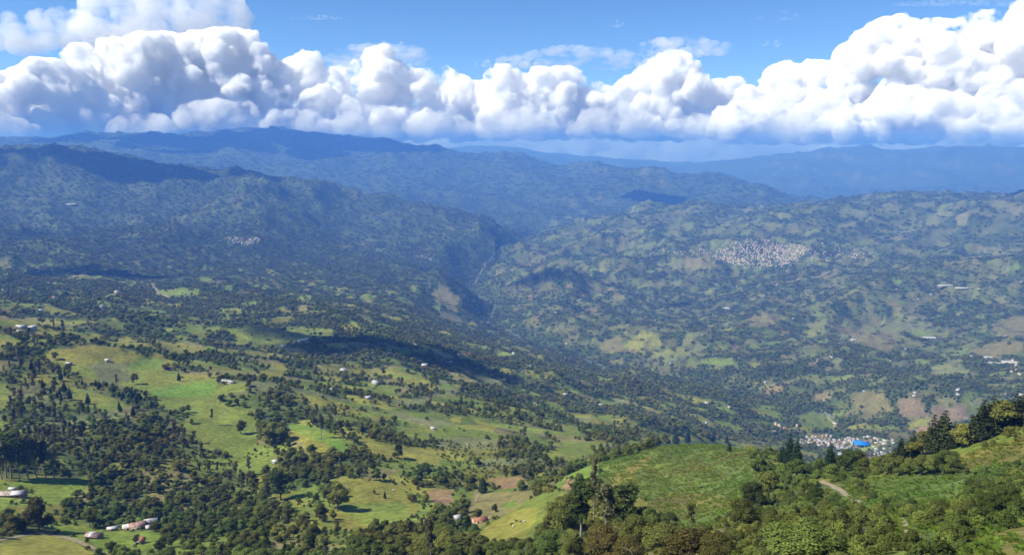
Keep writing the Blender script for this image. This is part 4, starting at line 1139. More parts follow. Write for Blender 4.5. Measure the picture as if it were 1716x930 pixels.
LEAF = {'dark': leaf_material('leaf_dark', (.104, .124, .031)), 'mid': leaf_material('leaf_mid', (.135, .160, .037)), 'light': leaf_material('leaf_light', (.150, .176, .038)),
        'grey': leaf_material('leaf_grey', (.125, .122, .056), trans=.2), 'rust': leaf_material('leaf_rust', (.125, .118, .032), .2), 'pine': leaf_material('leaf_pine', (.036, .056, .020), .3, .12),
        'fern': leaf_material('leaf_fern', (.105, .145, .022), .25, .3), 'ferndry': leaf_material('leaf_fern_dry', (.130, .125, .030), .25, .25)}
bark_mat, t, b = nodes_of('bark')
nb = t.nodes.new('ShaderNodeTexNoise'); nb.inputs['Scale'].default_value = 3.0; nb.inputs['Detail'].default_value = 6
rb = t.nodes.new('ShaderNodeValToRGB'); rb.color_ramp.elements[0].color = (.06, .045, .03, 1); rb.color_ramp.elements[1].color = (.22, .18, .13, 1)
t.links.new(nb.outputs['Fac'], rb.inputs[0]); t.links.new(rb.outputs[0], b.inputs['Base Color'])
pale_bark, t, b = nodes_of('pale_bark')
nb = t.nodes.new('ShaderNodeTexNoise'); nb.inputs['Scale'].default_value = 2.0; nb.inputs['Detail'].default_value = 6
rb = t.nodes.new('ShaderNodeValToRGB'); rb.color_ramp.elements[0].color = (.16, .14, .11, 1); rb.color_ramp.elements[1].color = (.36, .32, .26, 1)
t.links.new(nb.outputs['Fac'], rb.inputs[0]); t.links.new(rb.outputs[0], b.inputs['Base Color'])

def ico(sub=1):
    import bmesh
    bm = bmesh.new(); bmesh.ops.create_icosphere(bm, subdivisions=sub, radius=1.0)
    v = np.array([q.co[:] for q in bm.verts]); f = np.array([[q.index for q in p.verts] for p in bm.faces]); bm.free()
    return v, f
ICO1, ICO2 = ico(1), ico(2)

def leaf_crown(rg, lobes, n, size, core=0.78, up=0.3, core_mesh=ICO1, squash=0.75, tight=0.12):
    """lobes: (x,y,z,r). leaf sized faces spread over and in the lobes around a dim inner body"""
    V, Fq, Ft, T_ = [], [], [], []
    lob = np.array(lobes, float)
    k = 0
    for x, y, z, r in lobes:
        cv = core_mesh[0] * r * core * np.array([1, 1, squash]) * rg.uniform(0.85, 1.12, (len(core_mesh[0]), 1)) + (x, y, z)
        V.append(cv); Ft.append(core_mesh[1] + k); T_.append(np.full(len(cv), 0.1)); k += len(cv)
    area = lob[:, 3] ** 2
    pick = rg.choice(len(lob), n, p=area / area.sum())
    d = rg.normal(size=(n, 3)); d /= np.linalg.norm(d, axis=1)[:, None]
    d[:, 2] = np.where(d[:, 2] < -0.35, -d[:, 2], d[:, 2])
    rr = lob[pick, 3] * (1 + rg.normal(0, tight, n))
    c = lob[pick, :3] + d * rr[:, None] * np.array([1, 1, squash])
    nrm = d + rg.normal(0, 0.45, (n, 3)) + np.array([0, 0, up])
    nrm /= np.linalg.norm(nrm, axis=1)[:, None]
    h = rg.normal(size=(n, 3)); u = np.cross(nrm, h); u /= np.linalg.norm(u, axis=1)[:, None]
    v = np.cross(nrm, u)
    s = size * rg.uniform(0.6, 1.4, n)[:, None]
    q = np.stack([c + u * s, c + v * s * 0.62 - nrm * s * .12, c - u * s, c - v * s * 0.62 - nrm * s * .12], 1)
    V.append(q.reshape(-1, 3)); Fq.append((np.arange(n * 4).reshape(n, 4) + k))
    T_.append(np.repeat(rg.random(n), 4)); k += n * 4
    return np.concatenate(V), [np.concatenate(Ft), np.concatenate(Fq)], np.concatenate(T_)

def tube(path, radii, sides=6):
    P = np.array(path, float); V, Fc = [], []
    for i, (p, r) in enumerate(zip(P, radii)):
        t_ = P[min(i + 1, len(P) - 1)] - P[max(i - 1, 0)]
        t_ /= np.linalg.norm(t_) + 1e-9
        a = np.cross(t_, [0.31, 0.95, 0.05]); a /= np.linalg.norm(a); b2 = np.cross(t_, a)
        for s in range(sides):
            g = 2 * math.pi * s / sides
            V.append(p + r * (math.cos(g) * a + math.sin(g) * b2))
    for i in range(len(P) - 1):
        for s in range(sides):
            Fc.append((i * sides + s, i * sides + (s + 1) % sides, (i + 1) * sides + (s + 1) % sides, (i + 1) * sides + s))
    return np.array(V), np.array(Fc)

def join_np(parts):
    V, Q, k = [], [], 0
    for v, f in parts:
        V.append(v); Q.append(f + k); k += len(v)
    return np.concatenate(V), np.concatenate(Q)

def trunk_with_limbs(rg, height, r0, lobes, lean=0.0, limbs=5):
    top = np.array([lean * height, 0.02 * height, height])
    path = [np.array([0, 0, -0.8]), np.array([0.01 * height, 0, 0.0]), top * 0.33 + rg.normal(0, .02 * height, 3) * (1, 1, 0), top * 0.66 + rg.normal(0, .03 * height, 3) * (1, 1, 0), top]
    parts = [tube(path, [r0 * 1.35, r0, r0 * .78, r0 * .5, r0 * .18])]
    for j in rg.permutation(len(lobes))[:limbs]:
        e = np.array(lobes[j][:3]); s = top * rg.uniform(0.32, 0.62)
        mid = (s + e) / 2 + np.array([0, 0, -0.06 * height])
        parts.append(tube([s, mid, e], [r0 * .42, r0 * .28, r0 * .1], 5))
    return join_np(parts)

PROTO = {}     # kind -> list of (crown mesh, trunk mesh, height)
def add_proto(kind, crown, trunk, h):
    PROTO.setdefault(kind, []).append((crown, trunk, h))

def proto_broadleaf(seed, h, w, nl, n, leaf, mat_name, kind, bark=None, low=0.14):
    rg = np.random.default_rng(seed)
    lobes = []
    for i in range(nl):
        a = rg.uniform(0, 2 * math.pi); q = math.sqrt(rg.random()) * w * 0.36
        z = h * rg.uniform(low + 0.12, 0.86) * (1 - 0.16 * q / (w * .36))
        lobes.append((q * math.cos(a), q * math.sin(a), z, w * rg.uniform(0.13, 0.24)))
    lobes.append((0, 0, h * 0.80, w * 0.20)); lobes.append((0.06 * w, 0, h * 0.58, w * 0.27))
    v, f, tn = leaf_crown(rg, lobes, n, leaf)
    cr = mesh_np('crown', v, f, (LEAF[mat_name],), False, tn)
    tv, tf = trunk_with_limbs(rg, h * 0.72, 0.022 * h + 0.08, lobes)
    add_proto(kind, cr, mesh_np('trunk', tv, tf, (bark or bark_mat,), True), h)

for i in range(4):
    proto_broadleaf(100 + i, 10 + 1.3 * i, 9.0 + 0.7 * i, 13 + 2 * i, 2100, 0.40, ('dark', 'mid', 'dark', 'mid')[i], 'broadleaf')
for i in range(2):
    proto_broadleaf(120 + i, 8 + i, 8.5, 14, 2000, 0.40, 'light', 'pale_broadleaf')
for i in range(2):
    proto_broadleaf(130 + i, 9 + i, 8.5, 14, 2000, 0.36, 'rust', 'rusty_tree')
for i in range(3):
    proto_broadleaf(110 + i, 8.5 + i, 8.2, 20, 8200, 0.19, ('dark', 'mid', 'dark')[i], 'broadleaf_fine')
    proto_broadleaf(114 + i, 7.5 + i, 8.0, 20, 7600, 0.19, ('light', 'mid', 'light')[i], 'pale_broadleaf_fine')
proto_broadleaf(118, 8.5, 8.2, 20, 8200, 0.18, 'rust', 'rusty_tree_fine')
for i in range(3):
    proto_broadleaf(164 + i, 3.4 + .4 * i, 4.6 + .5 * i, 12, 3600, 0.13, ('mid', 'light', 'dark')[i], 'shrub_fine', low=0.05)
def proto_eucalypt(seed, h, w, n, mat_name='grey'):
    rg = np.random.default_rng(seed)
    lobes = []
    for i in range(13):
        f_ = rg.uniform(0.42, 0.97); a = rg.uniform(0, 2 * math.pi)
        q = w * 0.38 * rg.random() * (1.15 - f_ * .55)
        lobes.append((q * math.cos(a), q * math.sin(a), h * f_, w * rg.uniform(0.10, 0.19)))
    v, f, tn = leaf_crown(rg, lobes, n, 0.42, core=0.45, up=0.0, squash=1.15, tight=0.3)
    tv, tf = trunk_with_limbs(rg, h * 0.93, 0.016 * h, lobes, 0.03, 8)
    add_proto('eucalyptus', mesh_np('crown', v, f, (LEAF[mat_name],), False, tn), mesh_np('trunk', tv, tf, (pale_bark,), True), h)
proto_eucalypt(140, 19, 8.5, 1500); proto_eucalypt(141, 22, 8, 1400); proto_eucalypt(142, 17, 7.5, 1300, 'dark')
def proto_pine(seed, h, w, n):
    rg = np.random.default_rng(seed)
    V, Fq, T_ = [], [], []; k = 0
    tiers = 13
    lob = []
    for i in range(tiers):
        f_ = 0.14 + 0.84 * i / (tiers - 1)
        rad = w * 0.5 * (1 - f_) ** 0.72 * rg.uniform(0.85, 1.15) + 0.25
        m_ = max(3, int(8 * (1 - f_) + 3))
        for j in range(m_):
            a = 2 * math.pi * (j + rg.random() * .7) / m_ + i
            lob.append((rad * .62 * math.cos(a), rad * .62 * math.sin(a), h * f_ - rad * .12, max(.34, rad * .42)))
    v, f, tn = leaf_crown(rg, lob, n, 0.36, core=0.6, up=0.1, squash=0.55, tight=0.25)
    tv, tf = tube([(0, 0, -.8), (0, 0, 0), (0.1, 0, h * .5), (0, 0, h * .98)], [.3, .26, .16, .03])
    add_proto('pine', mesh_np('crown', v, f, (LEAF['pine'],), False, tn), mesh_np('trunk', tv, tf, (bark_mat,), True), h)
proto_pine(150, 14, 6.0, 1900); proto_pine(151, 17, 6.4, 2100); proto_pine(152, 12, 5.6, 1700)
for i in range(3):
    proto_broadleaf(160 + i, 3.4 + .4 * i, 4.6 + .5 * i, 9, 900, 0.27, ('mid', 'light', 'dark')[i], 'shrub', low=0.05)

def low_clump(seed, n_tree, spread, h, leaf, n, mats_, name):
    """several tree crowns far off, still made of leaf clusters"""
    rg = np.random.default_rng(seed); lobes = []
    for i in range(n_tree):
        x, y = rg.normal(0, spread, 2); hh = h * rg.uniform(.65, 1.1)
        for j in range(3):
            lobes.append((x + rg.normal(0, h * .14), y + rg.normal(0, h * .14), hh * rg.uniform(.45, .8), h * rg.uniform(.2, .33)))
    v, f, tn = leaf_crown(rg, lobes, n, leaf, core=0.8, squash=0.85)
    return mesh_np(name, v, f, (LEAF[mats_],), False, tn)
MID = [low_clump(170 + i, 1, 0.1, 9.5 + i, 1.1, 130, ('dark', 'mid', 'dark', 'mid', 'grey', 'light')[i], 'woodland_tree') for i in range(6)]
FARC = [low_clump(180 + i, 5, 11.0, 11.0, 2.6, 110, ('dark', 'mid', 'dark', 'grey')[i], 'woodland_clump') for i in range(4)]
VFARC = [low_clump(190 + i, 9, 26.0, 16.0, 6.0, 90, ('dark', 'mid', 'dark')[i], 'woodland_clump_far') for i in range(3)]

def fern_mesh(seed, mat_name):
    rg = np.random.default_rng(seed)
    V, Q, T_ = [], [], []
    for i in range(9):
        a = 2 * math.pi * i / 9 + rg.normal(0, .2); L_ = rg.uniform(.7, 1.15); w_ = rg.uniform(.16, .26)
        d = np.array([math.cos(a), math.sin(a), 0]); s = np.array([-d[1], d[0], 0])
        p0, p1, p2 = np.array([0, 0, .1]), d * L_ * .55 + (0, 0, .62 * L_), d * L_ + (0, 0, .42 * L_)
        k = len(V)
        V += [p0, p1 + s * w_, p1 - s * w_, p2]
        Q += [(k, k + 1, k + 3, k + 2)]
        T_ += [rg.random()] * 4
    return mesh_np('fern', np.array(V), np.array(Q), (LEAF[mat_name],), False, T_)
FERNS = [fern_mesh(200, 'fern'), fern_mesh(201, 'fern'), fern_mesh(202, 'ferndry')]

_hidden = {}
def hidden_collection(name, meshes):
    c = bpy.data.collections.new(name)
    for i, m in enumerate(meshes):
        o = bpy.data.objects.new('%s_%02d' % (name, i), m)
        c.objects.link(o)
    return c

def scatter_nodes(coll):
    g = bpy.data.node_groups.new('scatter', 'GeometryNodeTree')
    g.interface.new_socket('Geometry', in_out='INPUT', socket_type='NodeSocketGeometry')
    g.interface.new_socket('Geometry', in_out='OUTPUT', socket_type='NodeSocketGeometry')
    N, L = g.nodes, g.links
    i, o = N.new('NodeGroupInput'), N.new('NodeGroupOutput')
    def attr(nm, ty):
        a = N.new('GeometryNodeInputNamedAttribute'); a.data_type = ty; a.inputs['Name'].default_value = nm
        return a
    ci = N.new('GeometryNodeCollectionInfo'); ci.inputs['Collection'].default_value = coll
    ci.inputs['Separate Children'].default_value = True; ci.inputs['Reset Children'].default_value = True
    ip = N.new('GeometryNodeInstanceOnPoints'); ip.inputs['Pick Instance'].default_value = True
    ix, ro, sc = attr('pick', 'INT'), attr('turn', 'FLOAT_VECTOR'), attr('size', 'FLOAT_VECTOR')
    L.new(i.outputs[0], ip.inputs['Points']); L.new(ci.outputs[0], ip.inputs['Instance'])
    L.new(ix.outputs['Attribute'], ip.inputs['Instance Index'])
    L.new(ro.outputs['Attribute'], ip.inputs['Rotation']); L.new(sc.outputs['Attribute'], ip.inputs['Scale'])
    L.new(ip.outputs[0], o.inputs[0])
    return g

def scatter(name, label, category, pos, meshes, pick, turn, size):
    me = bpy.data.meshes.new(name)
    me.vertices.add(len(pos)); me.vertices.foreach_set('co', np.asarray(pos, np.float32).ravel())
    a = me.attributes.new('pick', 'INT', 'POINT'); a.data.foreach_set('value', np.asarray(pick, np.int32))
    a = me.attributes.new('turn', 'FLOAT_VECTOR', 'POINT'); a.data.foreach_set('vector', np.asarray(turn, np.float32).ravel())
    a = me.attributes.new('size', 'FLOAT_VECTOR', 'POINT'); a.data.foreach_set('vector', np.asarray(size, np.float32).ravel())
    ob = bpy.data.objects.new(name, me)
    COL.objects.link(ob)
    md = ob.modifiers.new('scatter', 'NODES')
    md.node_group = scatter_nodes(hidden_collection(name + '_kinds', meshes))
    ob['kind'] = 'stuff'; ob['label'] = label; ob['category'] = category
    return ob

def visible(X, Y, Z, slack=0.0):
    """is the point (top of a thing) above everything nearer along its azimuth"""
    d = np.hypot(X, Y)
    tm = grid_sample(TMIN, X * (1 - 25 / d), Y * (1 - 25 / d))
    return (ZC - Z) / d <= tm + slack

def jitter_grid(d0, d1, cell, seed, amax=0.60):
    rg = np.random.default_rng(seed)
    xm = d1 * math.sin(amax)
    xs, ys = np.arange(-xm, xm, cell), np.arange(d0 * math.cos(amax) * .9, d1, cell)
    X, Y = np.meshgrid(xs, ys)
    X = X.ravel() + rg.uniform(-.48, .48, X.size) * cell; Y = Y.ravel() + rg.uniform(-.48, .48, Y.size) * cell
    d, a = np.hypot(X, Y), np.arctan2(X, Y)
    k = (d >= d0) & (d < d1) & (np.abs(a) < amax)
    return X[k], Y[k], rg

def keep_clear(X, Y):
    ok = np.ones(len(X), bool)
    for x, y, r in CLEAR:
        k = np.nonzero(np.abs(X - x) < r)[0]
        ok[k] &= (X[k] - x) ** 2 + (Y[k] - y) ** 2 > r * r
    return ok

KINDS = ['broadleaf', 'pale_broadleaf', 'rusty_tree', 'eucalyptus', 'pine', 'shrub']
def wood_kind(px, py, d, r, rg):
    """which kind grows where, read off the photograph"""
    n_ = len(px)
    k = np.where(r < .54, 0, np.where(r < .79, 1, np.where(r < .83, 2, np.where(r < .87, 3, 5))))
    euc = in_poly(px, py, [(-60,640),(60,600),(130,690),(190,750),(150,800),(60,800),(-60,800)]) | in_poly(px, py, [(280,715),(420,770),(420,830),(330,800)])
    k = np.where(euc & (r < .62), 3, k)
    pine = in_poly(px, py, [(50,605),(90,620),(210,660),(215,690),(150,690),(60,660)]) | in_poly(px, py, [(170,660),(310,660),(300,700),(180,705)])
    k = np.where(pine & (r < .6), 4, k)
    pines_right = in_poly(px, py, [(1470,760),(1560,720),(1640,690),(1800,600),(1800,715),(1716,715),(1640,748),(1600,760),(1500,790)])
    k = np.where(pines_right & (r < .85), 4, k)
    bushy = (px > 1250) & (py > 770) & (d < 420) & ~pines_right
    k = np.where(bushy & (r > .30), np.where(r < .8, 5, np.where(r < .9, 1, 2)), k)
    scrubby = in_poly(px, py, [(480,655),(560,670),(760,700),(1180,720),(1180,745),(900,700),(760,770),(640,730),(500,700)])
    k = np.where(scrubby & (r < .75), 5, k)
    return k

# ------------------------------------------------------------------ trees picked out one by one
def put_tree(kind_name, variant, x, y, z, s, rot, label, group, squash=1.0, name=None, wide=1.0):
    pk = kind_name + '_fine' if kind_name + '_fine' in PROTO and math.hypot(x, y) < 330 else kind_name
    crown, trunk, h = PROTO[pk][variant % len(PROTO[pk])]
    nm = name or {'broadleaf': 'broadleaf_tree', 'pale_broadleaf': 'broadleaf_tree', 'rusty_tree': 'broadleaf_tree', 'eucalyptus': 'eucalyptus_tree', 'pine': 'pine_tree', 'shrub': 'shrub'}[kind_name]
    e = bpy.data.objects.new(nm, None)
    e.empty_display_size = 0.5
    COL.objects.link(e)
    e.location = (x, y, z); e.rotation_euler = (0, 0, rot); e.scale = (s * wide, s * wide, s * squash)
    e['label'] = label; e['category'] = 'shrub' if kind_name == 'shrub' else 'tree'
    if group: e['group'] = group
    for pn, me_ in (('trunk', trunk), ('crown', crown)):
        c = bpy.data.objects.new(pn, me_)
        COL.objects.link(c); c.parent = e
    return e
rgt = np.random.default_rng(41)
def tree_at(px, py, hpx, kind_name, label, wide=1.0, group=None, clear=0.3):
    X, Y, Z, d = hit(px, py)
    v = int(rgt.integers(0, 97))
    pk = kind_name + '_fine' if kind_name + '_fine' in PROTO and math.hypot(X, Y) < 330 else kind_name
    h0 = PROTO[pk][v % len(PROTO[pk])][2]
    hm = hpx * math.hypot(d, ZC - Z) / F * 1.06
    CLEAR.append((X, Y, max(1.5, hm * clear)))
    return put_tree(kind_name, v, X, Y, Z, hm / h0, rgt.uniform(0, 6.28), label, group, wide=wide)
for a in [
 (995, 872, 98, 'eucalyptus', 'tallest thin poplar like tree rising from the copse under the bracken hill', .6), (972, 908, 84, 'eucalyptus', 'broad dark grey tree beside the tallest thin tree', 1.7),
 (1014, 906, 86, 'eucalyptus', 'grey green tree behind the rusty brown tree in the copse', 1.2), (1050, 905, 80, 'eucalyptus', 'wide grey green tree above the bright round tree', 1.5), (1085, 905, 56, 'broadleaf', 'dark rounded tree at the bracken side of the copse', .9),
 (1066, 922, 56, 'pale_broadleaf', 'bright round leafy tree in the front of the copse', 1.15), (1112, 930, 50, 'broadleaf', 'green leafy tree next to the bright round tree', 1.3), (1014, 940, 60, 'rusty_tree', 'rusty brown bushy tree in the front of the copse', 1.1),
 (1052, 948, 48, 'rusty_tree', 'smaller rusty tree behind the bare pale branch', 1.1), (1150, 946, 56, 'rusty_tree', 'wide rusty olive tree below the bracken hill', 1.5), (1205, 948, 50, 'rusty_tree', 'rusty olive tree at the foot of the bushy slope', 1.2), (944, 895, 60, 'pale_broadleaf', 'yellow green tree at the pasture edge of the copse', .9),
 (925, 932, 42, 'broadleaf', 'dark leafy tree under the short hedge', 1.2), (962, 940, 48, 'broadleaf', 'green tree below the broad dark grey tree', 1.1), (1156, 893, 44, 'eucalyptus', 'small sparse tree standing on the lower bracken hill', .9),
 (1132, 744, 22, 'pine', 'first dark pine on the bracken hill crest', 1.1), (1152, 743, 27, 'pine', 'largest dark pine on the bracken hill crest', 1.1), (1195, 743, 19, 'pine', 'slim dark pine on the bracken hill crest', .9), (1218, 744, 16, 'pine', 'short dark pine beyond the slim one on the crest', .9),
 (1222, 757, 16, 'pine', 'small dark pine standing inside the bracken edge', 1.2), (1322, 778, 46, 'pine', 'tall dark pine beside the grey road bend', 1.1), (1334, 778, 42, 'pine', 'second tall pine touching the one by the grey road bend', 1.2), (1310, 778, 30, 'pine', 'short pine before the pair by the grey road bend', 1.3), (1390, 790, 42, 'pine', 'lone dark pine in front of the valley town', 1.2),
 (1416, 792, 38, 'broadleaf', 'round dark tree in front of the valley town', 1.1), (1436, 790, 34, 'broadleaf', 'second round dark tree in front of the valley town', 1.0), (1372, 792, 22, 'broadleaf', 'bushy tree at the end of the grey road bend', 1.3), (1395, 808, 28, 'broadleaf', 'dark bushy tree above the farm track', 1.2), (1434, 806, 22, 'broadleaf', 'round shrub like tree in the fern bowl', 1.2),
 (470, 838, 50, 'broadleaf', 'big dark tree casting a long shadow on the pasture', .85), (566, 856, 48, 'broadleaf', 'big dark tree at the edge of the round olive pasture', .9), (552, 852, 40, 'broadleaf', 'dark tree joined to the big tree by the round pasture', .8), (541, 873, 30, 'broadleaf', 'dark tree below the long shadow', .9),
 (645, 836, 13, 'pine', 'tiny lone tree in the round olive pasture', 1.0), (627, 830, 9, 'broadleaf', 'tiny bush in the round olive pasture', .8), (614, 805, 21, 'eucalyptus', 'thin tree by the dry strip above the round pasture', 1.0), (630, 805, 20, 'broadleaf', 'round tree by the dry strip above the round pasture', 1.0), (643, 805, 11, 'broadleaf', 'small round tree by the dry strip', 1.0),
 (667, 770, 24, 'broadleaf', 'dark lone tree between two olive fields', .8), (539, 735, 35, 'eucalyptus', 'thin tall tree on the bright strip field', 1.2), (571, 735, 26, 'eucalyptus', 'sparse tree at the end of the bright strip field', 1.2), (585, 743, 16, 'eucalyptus', 'small sparse tree by the bright strip field', 1.1), (592, 743, 16, 'broadleaf', 'small tree by the bright strip field', .8),
 (445, 744, 34, 'broadleaf', 'dark tree at the meadow side of the dark grove', 1.0), (458, 744, 36, 'broadleaf', 'dark tree in the middle of the dark grove', 1.0), (470, 744, 32, 'broadleaf', 'dark tree at the strip field side of the dark grove', 1.0),
 (737, 884, 40, 'broadleaf', 'broad dome shaped dark tree beside the white hut', 1.2), (784, 889, 27, 'pine', 'dark conical tree between the two huts', 1.4), (683, 907, 35, 'broadleaf', 'dark round tree below the bright plot', 1.1), (718, 925, 34, 'broadleaf', 'wide dark tree below the two narrow plots', 1.6), (809, 827, 26, 'pine', 'dark conical tree by the brown soil plot', 1.4),
 (800, 868, 16, 'broadleaf', 'round green tree behind the clay roofed hut', 1.1), (830, 859, 14, 'broadleaf', 'lone dark bush tree on the dry slope', .9), (888, 815, 40, 'eucalyptus', 'tall bushy tree at the end of the brown soil plot', 1.5), (878, 814, 30, 'eucalyptus', 'shorter tree touching the tall one by the soil plot', 1.3),
 (300, 639, 15, 'pine', 'dark pointed tree alone on the long meadow', 1.0), (93, 604, 12, 'broadleaf', 'round dark tree at the foot of the olive hill', 1.1), (200, 688, 15, 'pine', 'dark pointed pine at the wood edge by the meadow', 1.0), (225, 646, 17, 'pale_broadleaf', 'sparse pale tree in the hollow of the meadow', .8), (307, 693, 12, 'pale_broadleaf', 'yellow green tree, first of a pair on the meadow', .8), (316, 693, 12, 'pale_broadleaf', 'yellow green tree, second of a pair on the meadow', .8),
 (404, 731, 23, 'broadleaf', 'round dark tree alone near the red earth track', .9), (356, 714, 24, 'eucalyptus', 'sparse tree in the middle of the long meadow', .9), (207, 592, 5, 'broadleaf', 'tiny bush on the side of the olive hill', 1.0), (66, 892, 50, 'broadleaf', 'dark tall tree above the olive field by the dirt road', .8), (152, 886, 30, 'broadleaf', 'dark round tree on the farm lawn edge', .9), (188, 931, 22, 'broadleaf', 'round dark tree beside the end of the dirt road', .9),
 (1350, 950, 62, 'pale_broadleaf', 'large yellow green leafy bush at the foot of the bushy slope', 1.9), (1290, 905, 40, 'broadleaf', 'dark tree above the large yellow green bush', 1.0), (1245, 890, 52, 'broadleaf', 'dark ivy clad tree at the edge of the bracken hill', .8), (1262, 860, 50, 'broadleaf', 'leafy tree on the bushy slope beside the bracken hill', .9), (1272, 800, 34, 'broadleaf', 'leafy tree at the upper corner of the bracken hill', 1.0), (1290, 830, 40, 'pale_broadleaf', 'pale leafy tree on the bushy slope below the pines', 1.0),
 (1690, 860, 40, 'broadleaf', 'dark spreading tree on the right bushy slope', 1.1), (1655, 870, 36, 'broadleaf', 'green spreading tree next to the dark spreading one', 1.2), (1600, 905, 38, 'broadleaf', 'dark bush tree above the olive bottom slope', 1.3),
]:
    tree_at(*a[:5], wide=a[5])
# pines along the right hand spur, eucalyptus row behind the barn, hedge trees under the pines
for row, (dy, n0) in enumerate(((0, 0),)):
    for i, (x, y, h) in enumerate([(1508, 774, 44), (1528, 768, 48), (1546, 764, 54), (1562, 760, 56), (1580, 756, 58), (1598, 752, 54), (1612, 750, 42), (1626, 744, 58), (1644, 739, 60), (1662, 732, 60), (1682, 724, 62), (1700, 718, 60), (1720, 708, 62)]):
        tree_at(x + n0, y + dy, h * rgt.uniform(.62, 1.0), 'pine' if i % 4 != 2 else 'broadleaf', 'dark dense pine in the row along the spur crest above the bowl' if i % 4 != 2 else 'dark leafy tree standing within the pine row on the spur crest', 1.35, 'row of pines on the spur crest')
for x, h in ((3, 50), (11, 58), (20, 60), (32, 55), (47, 62), (61, 56), (76, 50), (92, 46)):
    tree_at(x, 802 + (x % 5), h, 'eucalyptus', 'slender eucalyptus in the row behind the long barn', 1.25, 'eucalyptus row behind the barn')
for x, h in ((1450, 26), (1470, 28), (1488, 26), (1506, 30), (1524, 28), (1545, 32), (1563, 30), (1580, 38), (1598, 26)):
    tree_at(x, 797 - abs(x - 1520) * .04, h, 'broadleaf', 'bushy dark tree in the belt under the pine row', 1.1, 'tree belt under the pine row')
for i in range(12):
    t_ = i / 11.0
    tree_at(902 + 34 * t_, 906 - 56 * t_, 9 + 4 * (i % 3), 'shrub', 'small dark shrub in the short hedge across the olive slope', .9, 'short hedge on the olive slope')
for i in range(15):
    t_ = i / 14.0
    tree_at(990 + 122 * t_, 778 - 33 * t_, 8 + 4 * ((i * 7) % 3), 'shrub', 'rounded shrub in the hedge along the crest of the bracken hill', .9, 'hedge along the bracken hill crest')
# bare pale tree at the bottom edge
X, Y, Z, d = hit(1062, 952)
e = root('dead_tree', 'bare pale forked branch in front of the rusty trees', 'tree', X, Y, Z, 0)
k_ = d / F
v, f = join_np([tube([(0, 0, -1), (0, 0, 6 * k_), (-1 * k_, 0, 22 * k_), (-5 * k_, 0, 33 * k_), (-13 * k_, 0, 38 * k_), (-19 * k_, 0, 38 * k_)], [.22, .2, .17, .14, .1, .05]), tube([(-13 * k_, 0, 38 * k_), (-16 * k_, 0, 43 * k_), (-14 * k_, 0, 48 * k_)], [.09, .06, .03])])
child(e, 'trunk', v, f, pale_bark)

# woods nearer than 1650 m: individual trees for the ones that show largest, the rest as woodland
X, Y, rg = jitter_grid(75, 1650, 6.2, 21)
f_ = grid_sample(forest, X, Y)
d_ = np.hypot(X, Y)
Z = grid_sample(GZ, X, Y)
px_, py_ = to_px(X, Y, Z)
thin = np.where(d_ > 900, 0.55, 0.8)
ok = (rg.random(len(X)) < smooth(.22, .8, f_) * thin) & keep_clear(X, Y) & visible(X, Y, Z + 14, 0.004)
X, Y, Z, d_, px_, py_ = (q[ok] for q in (X, Y, Z, d_, px_, py_))
r_ = rg.random(len(X))
kind = wood_kind(px_, py_, d_, r_, rg)
# eucalyptus and pines stand wider apart
drop = np.isin(kind, (3, 4)) & (rg.random(len(X)) < 0.45)
kind = np.where(drop, 5, kind)
grow = 0.42 + 0.42 * rg.random(len(X)) ** 1.4
shy = (px_ > 760) & (d_ < 480)
kind = np.where(shy & np.isin(kind, (0, 1, 2, 3)) & (rg.random(len(X)) < .8), 5, kind)
kind = np.where(shy & (kind == 3), 0, kind)
grow = np.where(kind == 5, grow * 1.35, grow)
grow = np.where(shy, grow * (.55 + .45 * smooth(150, 420, d_)), grow)
grow = np.where(np.isin(kind, (3, 4)), grow * 1.2, grow)
grow *= 1 + 0.25 * fbm2(X, Y, 60, 2, seed=210)
rz = rg.uniform(0, 2 * math.pi, len(X))
round_ = ~np.isin(kind, (3, 4))
flare = np.where(round_, rg.uniform(1.0, 1.32, len(X)), rg.uniform(.9, 1.3, len(X)))
tall = np.where(round_, rg.uniform(.82, 1.12, len(X)), 1.0)
in_frame = (px_ > -40) & (px_ < W + 40) & (py_ < H + 60)
size_px = np.array([12, 9.5, 9.5, 19, 14, 3.8])[kind] * grow * F / d_
single = np.zeros(len(X), bool)
QUOTA = {0: 140, 1: 80, 2: 30, 3: 60, 4: 50, 5: 170}
for k, q in QUOTA.items():
    c = np.nonzero((kind == k) & in_frame)[0]
    single[c[np.argsort(-size_px[c])[:q]]] = True

